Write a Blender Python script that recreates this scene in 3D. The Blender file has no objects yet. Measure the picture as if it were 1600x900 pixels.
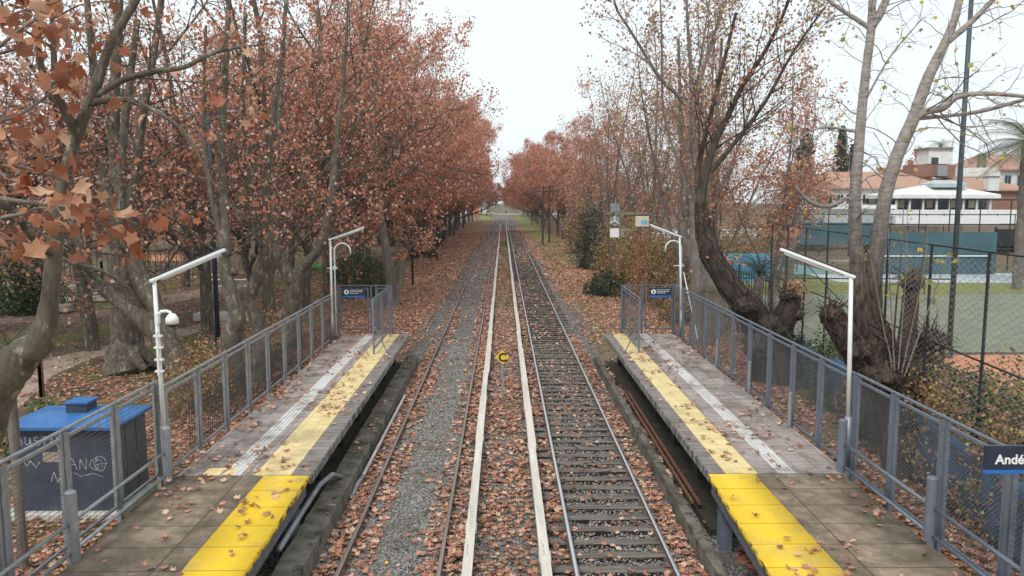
import bpy, bmesh, math, random
import numpy as np
from mathutils import Vector, Matrix, Euler

# ------------------------------------------------------------------ camera, world, sun, exposure
scene = bpy.context.scene
col = scene.collection
F_PX = 1220.0
CAM = Vector((0.0, 0.0, 6.32))          # rail top is at z = 0.16
cd = bpy.data.cameras.new("camera"); cam = bpy.data.objects.new("camera", cd); col.objects.link(cam)
cd.sensor_width = 36.0; cd.lens = F_PX / 1600 * 36.0; cd.clip_start = 0.1; cd.clip_end = 6000
cam.location = CAM
cam.rotation_euler = (math.radians(90 - 6.454), 0, math.radians(-0.653))
scene.camera = cam
CR = Euler((math.radians(90 - 6.454), 0, math.radians(-0.653))).to_matrix()

world = bpy.data.worlds.new("World"); scene.world = world; world.use_nodes = True
nt = world.node_tree; nt.nodes.clear()
wo = nt.nodes.new("ShaderNodeOutputWorld"); bg = nt.nodes.new("ShaderNodeBackground")
sky = nt.nodes.new("ShaderNodeTexSky"); sky.sky_type = 'NISHITA'; sky.sun_disc = False
sky.sun_elevation = math.radians(48); sky.sun_rotation = math.radians(150); sky.air_density = 1.2; sky.dust_density = 4
mx = nt.nodes.new("ShaderNodeMix"); mx.data_type = 'RGBA'; mx.inputs[0].default_value = 0.90
mx.inputs[7].default_value = (7.5, 8.15, 8.35, 1)      # even cloud deck over the sky
nt.links.new(sky.outputs[0], mx.inputs[6]); nt.links.new(mx.outputs[2], bg.inputs[0])
bg.inputs[1].default_value = 0.10
nt.links.new(bg.outputs[0], wo.inputs[0])

sl = bpy.data.lights.new("sun", 'SUN'); sl.energy = 1.5; sl.angle = math.radians(14); sl.color = (1, 0.97, 0.93)
so = bpy.data.objects.new("sun", sl); col.objects.link(so)
so.rotation_euler = (math.radians(42), 0, math.radians(-30))
vs = scene.view_settings
vs.view_transform = 'Standard'; vs.look = 'None'; vs.gamma = 1; vs.use_curve_mapping = False; vs.exposure = 0.48
try:
    scene.cycles.max_bounces = 5; scene.cycles.diffuse_bounces = 3; scene.cycles.transparent_max_bounces = 6
    scene.cycles.transmission_bounces = 2; scene.cycles.glossy_bounces = 2
except Exception: pass

def ray(x, y): return CR @ Vector(((x - 800) / F_PX, -(y - 450) / F_PX, -1.0))
def at_d(x, y, d):
    r = ray(x, y); return CAM + r * (d / r.y)
def at_z(x, y, z):
    r = ray(x, y); return CAM + r * ((z - CAM.z) / r.z)

# ------------------------------------------------------------------ helpers
def link_obj(name, data, parent=None):
    o = bpy.data.objects.new(name, data); col.objects.link(o)
    if parent is not None: o.parent = parent
    return o
def tag(o, label=None, cat=None, group=None, kind=None):
    if label: o['label'] = label
    if cat: o['category'] = cat
    if group: o['group'] = group
    if kind: o['kind'] = kind
    return o
def empty(name, loc, label, cat, group=None, rz=0):
    o = link_obj(name, None); o.location = loc; o.rotation_euler = (0, 0, rz); o.empty_display_size = .2
    return tag(o, label, cat, group)
def copy_tree(o, parent=None):
    c = o.copy(); col.objects.link(c); c.parent = parent
    for ch in list(o.children): copy_tree(ch, c)
    return c

def np_mesh(name, V, faces, mats, smooth=False, fmat=None):
    """V (n,3); faces list of int arrays (m,k)"""
    me = bpy.data.meshes.new(name)
    V = np.asarray(V, dtype=np.float32)
    me.vertices.add(len(V)); me.vertices.foreach_set('co', V.ravel())
    loops = np.concatenate([f.ravel() for f in faces]).astype(np.int32)
    tot = np.concatenate([np.full(len(f), f.shape[1], dtype=np.int32) for f in faces])
    start = np.concatenate([[0], np.cumsum(tot)[:-1]]).astype(np.int32)
    me.loops.add(len(loops)); me.loops.foreach_set('vertex_index', loops)
    me.polygons.add(len(tot)); me.polygons.foreach_set('loop_start', start); me.polygons.foreach_set('loop_total', tot)
    if fmat is not None: me.polygons.foreach_set('material_index', np.asarray(fmat, dtype=np.int32))
    if smooth: me.polygons.foreach_set('use_smooth', np.ones(len(tot), dtype=bool))
    for m in (mats if isinstance(mats, (list, tuple)) else [mats]): me.materials.append(m)
    me.update(calc_edges=True); me.validate()
    return me

class MB:
    """collects solids and makes one mesh"""
    def __init__(s): s.v = []; s.f = []; s.m = []; s.cur = 0
    def _add(s, vs_, fs):
        n = len(s.v); s.v.extend([tuple(a) for a in vs_])
        for f in fs: s.f.append([n + i for i in f]); s.m.append(s.cur)
    def box(s, x0, x1, y0, y1, z0, z1):
        s._add([(x0,y0,z0),(x1,y0,z0),(x1,y1,z0),(x0,y1,z0),(x0,y0,z1),(x1,y0,z1),(x1,y1,z1),(x0,y1,z1)],
               [(0,3,2,1),(4,5,6,7),(0,1,5,4),(1,2,6,5),(2,3,7,6),(3,0,4,7)])
        return s
    def bar(s, a, b, w, h=None, up=(0,0,1)):
        h = h or w; a = Vector(a); b = Vector(b); t = (b - a).normalized(); up = Vector(up)
        if abs(t.dot(up)) > .95: up = Vector((0,1,0))
        u = t.cross(up).normalized() * (w / 2); v = u.cross(t).normalized() * (h / 2)
        s._add([a-u-v, a+u-v, a+u+v, a-u+v, b-u-v, b+u-v, b+u+v, b-u+v],
               [(0,3,2,1),(4,5,6,7),(0,1,5,4),(1,2,6,5),(2,3,7,6),(3,0,4,7)])
        return s
    def tube(s, pts, r, n=10, caps=True):
        pts = [Vector(p) for p in pts]; rr = r if isinstance(r, (list, tuple)) else [r] * len(pts)
        ref = Vector((0,0,1)); t0 = (pts[-1]-pts[0]).normalized()
        if abs(t0.z) > .9: ref = Vector((0,1,0))
        vv = []
        for i, p in enumerate(pts):
            t = (pts[min(i+1, len(pts)-1)] - pts[max(i-1, 0)]).normalized()
            q = ref if abs(t.dot(ref)) < .98 else Vector((1,0,0))
            u = t.cross(q).normalized(); v = t.cross(u)
            for k in range(n):
                a = 2*math.pi*k/n; vv.append(p + (u*math.cos(a) + v*math.sin(a))*rr[i])
        fs = []
        for i in range(len(pts)-1):
            for k in range(n): k2 = (k+1) % n; fs.append((i*n+k, i*n+k2, (i+1)*n+k2, (i+1)*n+k))
        if caps: fs.append(tuple(range(n))[::-1]); fs.append(tuple((len(pts)-1)*n+k for k in range(n)))
        s._add(vv, fs); return s
    def prism(s, poly, z0, z1):
        n = len(poly)
        s._add([(x,y,z0) for x,y in poly] + [(x,y,z1) for x,y in poly],
               [tuple(range(n))[::-1], tuple(range(n,2*n))] + [(i,(i+1)%n,n+(i+1)%n,n+i) for i in range(n)])
        return s
    def quad(s, a, b, c, d): s._add([a,b,c,d], [(0,1,2,3)]); return s
    def poly(s, ps): s._add(ps, [tuple(range(len(ps)))]); return s
    def ball(s, c, r, n=10, sz=1.0, noise=0, rs=None):
        vv = []; m = n//2+1
        for j in range(m+1):
            th = math.pi*j/m
            for i in range(n):
                ph = 2*math.pi*i/n; q = r*(1+(rs.uniform(-noise,noise) if noise else 0))
                vv.append((c[0]+q*math.sin(th)*math.cos(ph), c[1]+q*math.sin(th)*math.sin(ph), c[2]+q*sz*math.cos(th)))
        fs = [(j*n+i, (j+1)*n+i, (j+1)*n+(i+1)%n, j*n+(i+1)%n) for j in range(m) for i in range(n)]
        s._add(vv, fs); return s
    def build(s, name, mats, parent=None, bevel=0, smooth=False, loc=None):
        me = bpy.data.meshes.new(name)
        me.from_pydata([tuple(v) for v in s.v], [], s.f)
        for m in (mats if isinstance(mats, (list, tuple)) else [mats]): me.materials.append(m)
        me.polygons.foreach_set('material_index', s.m)
        if bevel:
            bm = bmesh.new(); bm.from_mesh(me)
            bmesh.ops.bevel(bm, geom=bm.edges[:], offset=bevel, segments=1, affect='EDGES', clamp_overlap=True)
            bm.to_mesh(me); bm.free()
        if smooth: me.polygons.foreach_set('use_smooth', [True]*len(me.polygons))
        me.update()
        o = link_obj(name, me, parent)
        if loc is not None: o.location = loc
        return o

# ------------------------------------------------------------------ materials
def mat(name, c1, c2=None, scale=4, detail=5, rough=.8, metal=0, bump=0, bscale=None, c3=None, s3=1.0, t3=.55, stretch=None, lo=.35, hi=.65, spec=.4):
    m = bpy.data.materials.new(name); m.use_nodes = True; t = m.node_tree; N = t.nodes; L = t.links
    b = N['Principled BSDF']; b.inputs['Roughness'].default_value = rough; b.inputs['Metallic'].default_value = metal
    b.inputs['Specular IOR Level'].default_value = spec
    geo = N.new('ShaderNodeTexCoord'); out = geo.outputs['Object']
    if stretch:
        mp = N.new('ShaderNodeMapping'); mp.inputs['Scale'].default_value = stretch; L.new(out, mp.inputs[0]); out = mp.outputs[0]
    if c2 is None: b.inputs['Base Color'].default_value = (*c1, 1)
    else:
        n = N.new('ShaderNodeTexNoise'); n.inputs['Scale'].default_value = scale; n.inputs['Detail'].default_value = detail; n.inputs['Roughness'].default_value = .65
        L.new(out, n.inputs['Vector'])
        r = N.new('ShaderNodeValToRGB'); r.color_ramp.elements[0].position = lo; r.color_ramp.elements[1].position = hi
        r.color_ramp.elements[0].color = (*c1, 1); r.color_ramp.elements[1].color = (*c2, 1)
        L.new(n.outputs[0], r.inputs[0]); last = r.outputs[0]
        if c3:
            n3 = N.new('ShaderNodeTexNoise'); n3.inputs['Scale'].default_value = s3; n3.inputs['Detail'].default_value = 6; n3.inputs['Roughness'].default_value = .7
            L.new(out, n3.inputs['Vector'])
            r3 = N.new('ShaderNodeValToRGB'); r3.color_ramp.elements[0].position = t3; r3.color_ramp.elements[1].position = t3+.08
            r3.color_ramp.elements[0].color = (0,0,0,1); r3.color_ramp.elements[1].color = (1,1,1,1); L.new(n3.outputs[0], r3.inputs[0])
            x = N.new('ShaderNodeMix'); x.data_type = 'RGBA'; L.new(r3.outputs[0], x.inputs[0]); L.new(last, x.inputs[6]); x.inputs[7].default_value = (*c3, 1)
            last = x.outputs[2]
        L.new(last, b.inputs['Base Color'])
    if bump:
        n2 = N.new('ShaderNodeTexNoise'); n2.inputs['Scale'].default_value = bscale or scale*4; n2.inputs['Detail'].default_value = 4
        L.new(out, n2.inputs['Vector']); bp = N.new('ShaderNodeBump'); bp.inputs['Strength'].default_value = min(1, bump); bp.inputs['Distance'].default_value = .02
        L.new(n2.outputs[0], bp.inputs['Height']); L.new(bp.outputs[0], b.inputs['Normal'])
    return m

def island_mat(name, cols, rough=.55, trans=.25, spec=.4):
    """each loose piece (leaf, stone) gets its own colour of the palette"""
    m = bpy.data.materials.new(name); m.use_nodes = True; t = m.node_tree; N = t.nodes; L = t.links
    b = N['Principled BSDF']; b.inputs['Roughness'].default_value = rough; b.inputs['Specular IOR Level'].default_value = spec
    g = N.new('ShaderNodeNewGeometry'); r = N.new('ShaderNodeValToRGB'); cr = r.color_ramp
    cr.interpolation = 'CONSTANT'
    while len(cr.elements) < len(cols): cr.elements.new(.5)
    for i, c in enumerate(cols):
        cr.elements[i].position = i/len(cols); cr.elements[i].color = (*c, 1)
    L.new(g.outputs['Random Per Island'], r.inputs[0]); L.new(r.outputs[0], b.inputs['Base Color'])
    if trans:
        tr = N.new('ShaderNodeBsdfTranslucent'); ms = N.new('ShaderNodeMixShader'); ms.inputs[0].default_value = trans
        L.new(r.outputs[0], tr.inputs[0]); L.new(b.outputs[0], ms.inputs[1]); L.new(tr.outputs[0], ms.inputs[2])
        L.new(ms.outputs[0], N['Material Output'].inputs[0])
    return m

RUST = [(.68,.30,.19),(.52,.20,.12),(.74,.40,.28),(.36,.15,.10),(.66,.28,.18),(.58,.26,.17),(.82,.58,.46),(.24,.12,.09),(.68,.24,.13),(.46,.25,.17)]
LITTER = [(.56,.29,.19),(.46,.20,.125),(.64,.40,.28),(.30,.14,.09),(.54,.25,.155),(.21,.11,.08),(.68,.47,.34),(.42,.18,.11),(.35,.20,.13)]
M = {}
M['leaf_rust'] = island_mat('leaf_rust', RUST, trans=.48)
M['leaf_ground'] = island_mat('leaf_ground', LITTER, trans=.1)
M['leaf_dull'] = island_mat('leaf_dull', [(.40,.19,.13),(.28,.15,.11),(.46,.23,.16),(.52,.20,.12),(.34,.21,.15),(.48,.30,.20),(.44,.38,.13)], trans=.3)
M['leaf_green'] = island_mat('leaf_green', [(.055,.085,.03),(.08,.12,.035),(.04,.06,.025),(.11,.15,.04),(.07,.09,.045),(.15,.17,.05)], trans=.25)
M['leaf_dark'] = island_mat('leaf_dark', [(.03,.05,.03),(.045,.07,.035),(.025,.04,.025),(.06,.08,.045)], trans=.15)
M['leaf_hedge'] = island_mat('leaf_hedge', [(.12,.13,.05),(.42,.34,.10),(.30,.17,.10),(.08,.09,.045),(.50,.26,.12),(.38,.19,.12),(.18,.12,.08),(.55,.44,.14),(.46,.24,.16),(.24,.15,.10)], trans=.3)
M['leaf_yellow'] = island_mat('leaf_yellow', [(.55,.47,.08),(.45,.42,.10),(.35,.36,.09),(.60,.42,.07)], trans=.4)
M['leaf_orange'] = island_mat('leaf_orange', [(.55,.24,.09),(.48,.22,.10),(.60,.32,.14),(.42,.17,.07)], trans=.3)
M['leaf_near'] = island_mat('leaf_near', [(.42,.18,.10),(.58,.31,.19),(.34,.11,.055),(.48,.22,.12),(.24,.08,.045),(.62,.38,.25),(.38,.14,.07),(.30,.13,.08)], trans=.25)
M['grass'] = island_mat('grass_blade', [(.16,.20,.06),(.22,.25,.08),(.28,.29,.11),(.12,.15,.05),(.32,.30,.13)], trans=.2)
M['stone'] = island_mat('gravel_stone', [(.23,.22,.21),(.15,.145,.14),(.30,.285,.27),(.10,.097,.093),(.40,.385,.365),(.20,.185,.17),(.25,.225,.20)], rough=.9, trans=0)
M['bark'] = mat('plane_bark', (.060,.050,.037), (.145,.122,.092), 4.5, 8, .9, bump=.9, bscale=14, c3=(.27,.245,.19), s3=4.2, t3=.56, stretch=(1.6,1.6,.7))
M['bark_dark'] = mat('dark_bark', (.028,.022,.018), (.10,.075,.06), 3, 8, .95, bump=1, bscale=16, stretch=(2.5,2.5,.6))
M['bark_pale'] = mat('pale_bark', (.25,.225,.20), (.38,.35,.32), 2.5, 6, .85, bump=.5, bscale=18, c3=(.13,.105,.09), s3=2.4, t3=.57, stretch=(1.2,1.2,2.0))
M['bark_mid'] = mat('grey_bark', (.12,.10,.085), (.22,.19,.165), 3, 6, .9, bump=.5, bscale=16, stretch=(1.5,1.5,.8))
def pollard_mat():
    m = mat('pollard_bark', (.22,.19,.17), (.42,.385,.36), 3.5, 8, .9, bump=1, bscale=15, c3=(.085,.065,.055), s3=2.2, t3=.575, stretch=(1.1,1.1,4.5))
    t = m.node_tree; N = t.nodes; L = t.links; b = N['Principled BSDF']; src = b.inputs['Base Color'].links[0].from_socket
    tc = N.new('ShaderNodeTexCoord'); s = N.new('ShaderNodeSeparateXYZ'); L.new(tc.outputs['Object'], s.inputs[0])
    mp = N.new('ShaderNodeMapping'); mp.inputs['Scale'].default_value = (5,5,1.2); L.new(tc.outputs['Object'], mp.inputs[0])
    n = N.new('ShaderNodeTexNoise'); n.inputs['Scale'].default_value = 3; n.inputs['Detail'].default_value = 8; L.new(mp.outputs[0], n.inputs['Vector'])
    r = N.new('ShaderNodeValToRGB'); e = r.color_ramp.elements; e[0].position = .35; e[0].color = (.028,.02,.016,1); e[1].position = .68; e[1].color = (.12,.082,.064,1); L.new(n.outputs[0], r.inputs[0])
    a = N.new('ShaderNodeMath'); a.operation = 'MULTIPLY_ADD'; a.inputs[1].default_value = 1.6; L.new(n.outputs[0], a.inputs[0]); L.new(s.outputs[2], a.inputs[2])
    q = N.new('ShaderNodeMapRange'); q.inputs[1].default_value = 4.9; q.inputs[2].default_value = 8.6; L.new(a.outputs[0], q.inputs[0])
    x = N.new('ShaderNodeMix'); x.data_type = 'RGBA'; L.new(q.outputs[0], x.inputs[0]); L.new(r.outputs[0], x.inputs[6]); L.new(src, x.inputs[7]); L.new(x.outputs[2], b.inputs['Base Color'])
    return m
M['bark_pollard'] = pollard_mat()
M['twig'] = mat('twig', (.17,.14,.125), (.26,.22,.19), 3, 3, .9)
M['concrete'] = mat('old_concrete', (.14,.13,.115), (.25,.235,.21), 2.0, 8, .9, bump=.5, bscale=30, c3=(.06,.06,.04), s3=1.3, t3=.56)
M['concrete_pale'] = mat('pale_concrete', (.38,.36,.33), (.55,.53,.49), 2.0, 6, .9, bump=.3, bscale=20)
M['galv'] = mat('galvanised_steel', (.22,.235,.25), (.34,.355,.37), 5, 5, .5, metal=.35, c3=(.20,.12,.08), s3=4, t3=.66)
M['galv_light'] = mat('chalky_paint', (.30,.31,.33), (.55,.56,.57), 6, 5, .7)
M['steel_dark'] = mat('dark_grey_paint', (.10,.115,.135), (.15,.165,.19), 6, 4, .55, metal=.2)
M['steel_blue'] = mat('blue_grey_paint', (.13,.155,.20), (.19,.215,.26), 5, 5, .5, metal=.2)
M['mesh_wire'] = mat('mesh_wire', (.13,.14,.155), (.20,.21,.225), 3, 3, .6, metal=.3)
M['mesh_rusty'] = mat('mesh_rusty', (.12,.115,.115), (.19,.15,.125), 2, 3, .6, metal=.3)
M['chain_wire'] = mat('chain_wire', (.52,.53,.53), (.36,.37,.37), 3, 3, .5, metal=.4)
M['white_paint'] = mat('white_paint', (.66,.67,.66), (.78,.79,.78), 3, 6, .5, c3=(.34,.24,.17), s3=5, t3=.68)
M['white'] = mat('clean_white', (.74,.75,.75), (.80,.80,.79), 2, 4, .45)
M['rust'] = mat('rusty_iron', (.11,.05,.03), (.22,.10,.06), 9, 6, .9, bump=.3)
M['rail_side'] = mat('rail_side', (.075,.05,.038), (.14,.095,.07), 6, 6, .85, stretch=(1,.3,1))
M['rail_top'] = mat('rail_top_bright', (.55,.56,.58), (.66,.67,.69), 2, 3, .28, metal=.85, stretch=(1,.05,1))
M['rail_dull'] = mat('rail_top_dull', (.20,.16,.14), (.32,.27,.24), 2, 4, .5, metal=.4, stretch=(1,.08,1))
M['cover'] = mat('cover_board', (.50,.46,.40), (.66,.61,.54), 1.5, 6, .8, c3=(.36,.32,.27), s3=2.5, t3=.6, stretch=(6,.5,1))
M['black'] = mat('black_paint', (.012,.012,.014), (.03,.03,.033), 3, 3, .6)
M['navy'] = mat('sign_navy', (.018,.028,.05), (.03,.04,.065), 2, 3, .4)
M['sign_blue'] = mat('sign_blue', (.03,.14,.45), None, rough=.4)
M['yellow_sign'] = mat('yellow_sign', (.75,.46,.03), (.80,.52,.05), 5, 3, .45)
M['pole_blue'] = mat('dark_blue_pole', (.02,.035,.06), (.04,.06,.09), 4, 3, .5)
M['pole_green'] = mat('dark_green_pole', (.035,.06,.065), (.06,.085,.09), 3, 3, .5)
M['tarp'] = mat('blue_tarp', (.03,.07,.14), (.07,.15,.28), 1.3, 6, .7, bump=.8, bscale=3, c3=(.035,.04,.045), s3=1.1, t3=.55)
M['teal'] = mat('teal_screen', (.05,.105,.125), (.065,.135,.16), .6, 4, .8)
M['bright_blue'] = mat('pool_blue_screen', (.10,.36,.60), (.20,.50,.72), 1.3, 5, .6)
M['tile_roof'] = mat('terracotta_tiles', (.33,.19,.14), (.46,.28,.21), 3, 5, .85, bump=.6, bscale=8, stretch=(1,1,3))
M['glass_dark'] = mat('dark_glass', (.02,.025,.03), (.05,.055,.06), 2, 2, .15)
M['wall_white'] = mat('white_wall', (.60,.60,.58), (.72,.72,.70), .8, 6, .85)
M['wall_cream'] = mat('cream_wall', (.60,.56,.47), (.68,.64,.55), .8, 5, .85)
M['brick'] = mat('brick_wall', (.22,.11,.08), (.30,.16,.12), 2, 5, .9)
M['red_mast'] = mat('red_mast', (.26,.06,.035), (.34,.10,.06), 5, 3, .6)
M['orange'] = mat('orange_paint', (.60,.14,.06), (.68,.20,.10), 2, 3, .6)
M['roof_blue'] = mat('roof_blue', (.03,.12,.32), (.05,.18,.44), 2.5, 6, .4, c3=(.09,.11,.15), s3=3, t3=.6)
M['cab'] = mat('cabinet_dark', (.035,.045,.07), (.06,.072,.10), 2.2, 5, .5, c3=(.12,.13,.15), s3=2, t3=.66)
M['clay'] = mat('clay_court', (.44,.18,.09), (.54,.25,.14), .9, 6, .95)
M['court_green'] = mat('court_grey_green', (.15,.165,.115), (.22,.23,.165), .8, 8, .95, bump=.3, bscale=10)
M['court_pale'] = mat('court_pale', (.34,.39,.40), (.45,.50,.51), .8, 5, .9)
M['court_teal'] = mat('court_teal', (.12,.22,.22), (.16,.27,.26), .8, 5, .9)
M['paving_pink'] = mat('pink_paving', (.28,.215,.18), (.42,.34,.29), 1.2, 6, .9)
M['water'] = mat('pool_water', (.10,.38,.60), (.16,.46,.66), 2, 3, .15)
M['skin'] = mat('skin', (.45,.28,.20), None, rough=.6)
M['cloth'] = mat('dark_clothes', (.02,.022,.03), (.04,.04,.05), 8, 2, .9)
M['lime'] = mat('lime_green', (.08,.22,.05), None, rough=.6)

def gravel_mat():
    m = bpy.data.materials.new('ballast'); m.use_nodes = True; t = m.node_tree; N = t.nodes; L = t.links; b = N['Principled BSDF']; b.inputs['Roughness'].default_value = .95
    g = N.new('ShaderNodeNewGeometry')
    v = N.new('ShaderNodeTexVoronoi'); v.inputs['Scale'].default_value = 22; L.new(g.outputs['Position'], v.inputs['Vector'])
    bw = N.new('ShaderNodeRGBToBW'); L.new(v.outputs['Color'], bw.inputs[0])
    r = N.new('ShaderNodeValToRGB'); e = r.color_ramp.elements; e[0].position = .25; e[0].color = (.105,.10,.095,1); e[1].position = .8; e[1].color = (.38,.365,.345,1); L.new(bw.outputs[0], r.inputs[0])
    d = N.new('ShaderNodeValToRGB'); e = d.color_ramp.elements; e[0].position = .35; e[0].color = (1,1,1,1); e[1].position = .75; e[1].color = (.3,.27,.25,1); L.new(v.outputs['Distance'], d.inputs[0])
    x = N.new('ShaderNodeMix'); x.data_type = 'RGBA'; x.blend_type = 'MULTIPLY'; x.inputs[0].default_value = 1; L.new(r.outputs[0], x.inputs[6]); L.new(d.outputs[0], x.inputs[7])
    # dirt patches
    n = N.new('ShaderNodeTexNoise'); n.inputs['Scale'].default_value = .7; n.inputs['Detail'].default_value = 6; n.inputs['Roughness'].default_value = .7; L.new(g.outputs['Position'], n.inputs['Vector'])
    rr = N.new('ShaderNodeValToRGB'); e = rr.color_ramp.elements; e[0].position = .50; e[0].color = (0,0,0,1); e[1].position = .66; e[1].color = (.8,.8,.8,1); L.new(n.outputs[0], rr.inputs[0])
    x2 = N.new('ShaderNodeMix'); x2.data_type = 'RGBA'; L.new(rr.outputs[0], x2.inputs[0]); L.new(x.outputs[2], x2.inputs[6]); x2.inputs[7].default_value = (.13,.10,.075,1)
    # grass takes over far down the line
    sp = N.new('ShaderNodeSeparateXYZ'); L.new(g.outputs['Position'], sp.inputs[0])
    mr = N.new('ShaderNodeMapRange'); mr.inputs[1].default_value = 90; mr.inputs[2].default_value = 400; mr.inputs[3].default_value = -.20; mr.inputs[4].default_value = .20; L.new(sp.outputs[1], mr.inputs[0])
    n2 = N.new('ShaderNodeTexNoise'); n2.inputs['Scale'].default_value = 1.6; n2.inputs['Detail'].default_value = 7; L.new(g.outputs['Position'], n2.inputs['Vector'])
    ad = N.new('ShaderNodeMath'); ad.operation = 'ADD'; L.new(n2.outputs[0], ad.inputs[0]); L.new(mr.outputs[0], ad.inputs[1])
    r4 = N.new('ShaderNodeValToRGB'); e = r4.color_ramp.elements; e[0].position = .58; e[0].color = (0,0,0,1); e[1].position = .72; e[1].color = (.85,.85,.85,1); L.new(ad.outputs[0], r4.inputs[0])
    x3 = N.new('ShaderNodeMix'); x3.data_type = 'RGBA'; L.new(r4.outputs[0], x3.inputs[0]); L.new(x2.outputs[2], x3.inputs[6]); x3.inputs[7].default_value = (.25,.235,.12,1)
    L.new(x3.outputs[2], b.inputs['Base Color'])
    bp = N.new('ShaderNodeBump'); bp.inputs['Strength'].default_value = .9; bp.inputs['Distance'].default_value = .03; bp.invert = True
    L.new(v.outputs['Distance'], bp.inputs['Height']); L.new(bp.outputs[0], b.inputs['Normal'])
    return m
M['gravel'] = gravel_mat()

def ground_mat():
    """dirt with leaf speckle, moss and grass patches"""
    m = bpy.data.materials.new('ground_dirt'); m.use_nodes = True; t = m.node_tree; N = t.nodes; L = t.links; b = N['Principled BSDF']; b.inputs['Roughness'].default_value = 1; b.inputs['Specular IOR Level'].default_value = .1
    g = N.new('ShaderNodeNewGeometry')
    def noise(s, d=6, ro=.65):
        n = N.new('ShaderNodeTexNoise'); n.inputs['Scale'].default_value = s; n.inputs['Detail'].default_value = d; n.inputs['Roughness'].default_value = ro; L.new(g.outputs['Position'], n.inputs['Vector']); return n
    def ramp(src, p0, c0, p1, c1):
        r = N.new('ShaderNodeValToRGB'); e = r.color_ramp.elements; e[0].position = p0; e[0].color = (*c0,1); e[1].position = p1; e[1].color = (*c1,1); L.new(src, r.inputs[0]); return r.outputs[0]
    def mixc(f, a, bb):
        x = N.new('ShaderNodeMix'); x.data_type = 'RGBA'; L.new(f, x.inputs[0]); L.new(a, x.inputs[6])
        if isinstance(bb, tuple): x.inputs[7].default_value = (*bb, 1)
        else: L.new(bb, x.inputs[7])
        return x.outputs[2]
    base = ramp(noise(1.2).outputs[0], .35, (.07,.052,.042), .65, (.15,.11,.09))
    v = N.new('ShaderNodeTexVoronoi'); v.inputs['Scale'].default_value = 9; L.new(g.outputs['Position'], v.inputs['Vector'])
    sp = N.new('ShaderNodeSeparateColor'); L.new(v.outputs['Color'], sp.inputs[0])
    leafc = ramp(sp.outputs[0], .2, (.24,.10,.06), .9, (.52,.26,.17))
    # speckle where second random channel is high, more of it close to the line
    dn = noise(.35, 5); s3 = N.new('ShaderNodeSeparateXYZ'); L.new(g.outputs['Position'], s3.inputs[0])
    ab = N.new('ShaderNodeMath'); ab.operation = 'ABSOLUTE'; L.new(s3.outputs[0], ab.inputs[0])
    mr = N.new('ShaderNodeMapRange'); mr.inputs[1].default_value = 5; mr.inputs[2].default_value = 16; mr.inputs[3].default_value = .75; mr.inputs[4].default_value = .12; L.new(ab.outputs[0], mr.inputs[0])
    mu = N.new('ShaderNodeMath'); mu.operation = 'MULTIPLY'; L.new(dn.outputs[0], mu.inputs[0]); L.new(mr.outputs[0], mu.inputs[1])
    m2 = N.new('ShaderNodeMath'); m2.operation = 'MULTIPLY'; m2.inputs[1].default_value = 2.2; L.new(mu.outputs[0], m2.inputs[0])
    lt = N.new('ShaderNodeMath'); lt.operation = 'LESS_THAN'; L.new(sp.outputs[1], lt.inputs[0]); L.new(m2.outputs[0], lt.inputs[1])
    c = mixc(lt.outputs[0], base, leafc)
    gf = ramp(noise(.22, 7, .7).outputs[0], .47, (0,0,0), .60, (.8,.8,.8))
    gc = ramp(noise(6, 4).outputs[0], .3, (.07,.09,.03), .7, (.17,.19,.06))
    c = mixc(gf, c, gc)
    L.new(c, b.inputs['Base Color'])
    bp = N.new('ShaderNodeBump'); bp.inputs['Strength'].default_value = .8; bp.inputs['Distance'].default_value = .04; L.new(noise(9, 5).outputs[0], bp.inputs['Height']); L.new(bp.outputs[0], b.inputs['Normal'])
    return m
M['ground'] = ground_mat()
M['grass_sheet'] = mat('grass_ground', (.12,.14,.045), (.27,.27,.10), 2.2, 8, 1, bump=.8, bscale=20, c3=(.20,.13,.08), s3=1.2, t3=.60, spec=.1)

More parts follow.
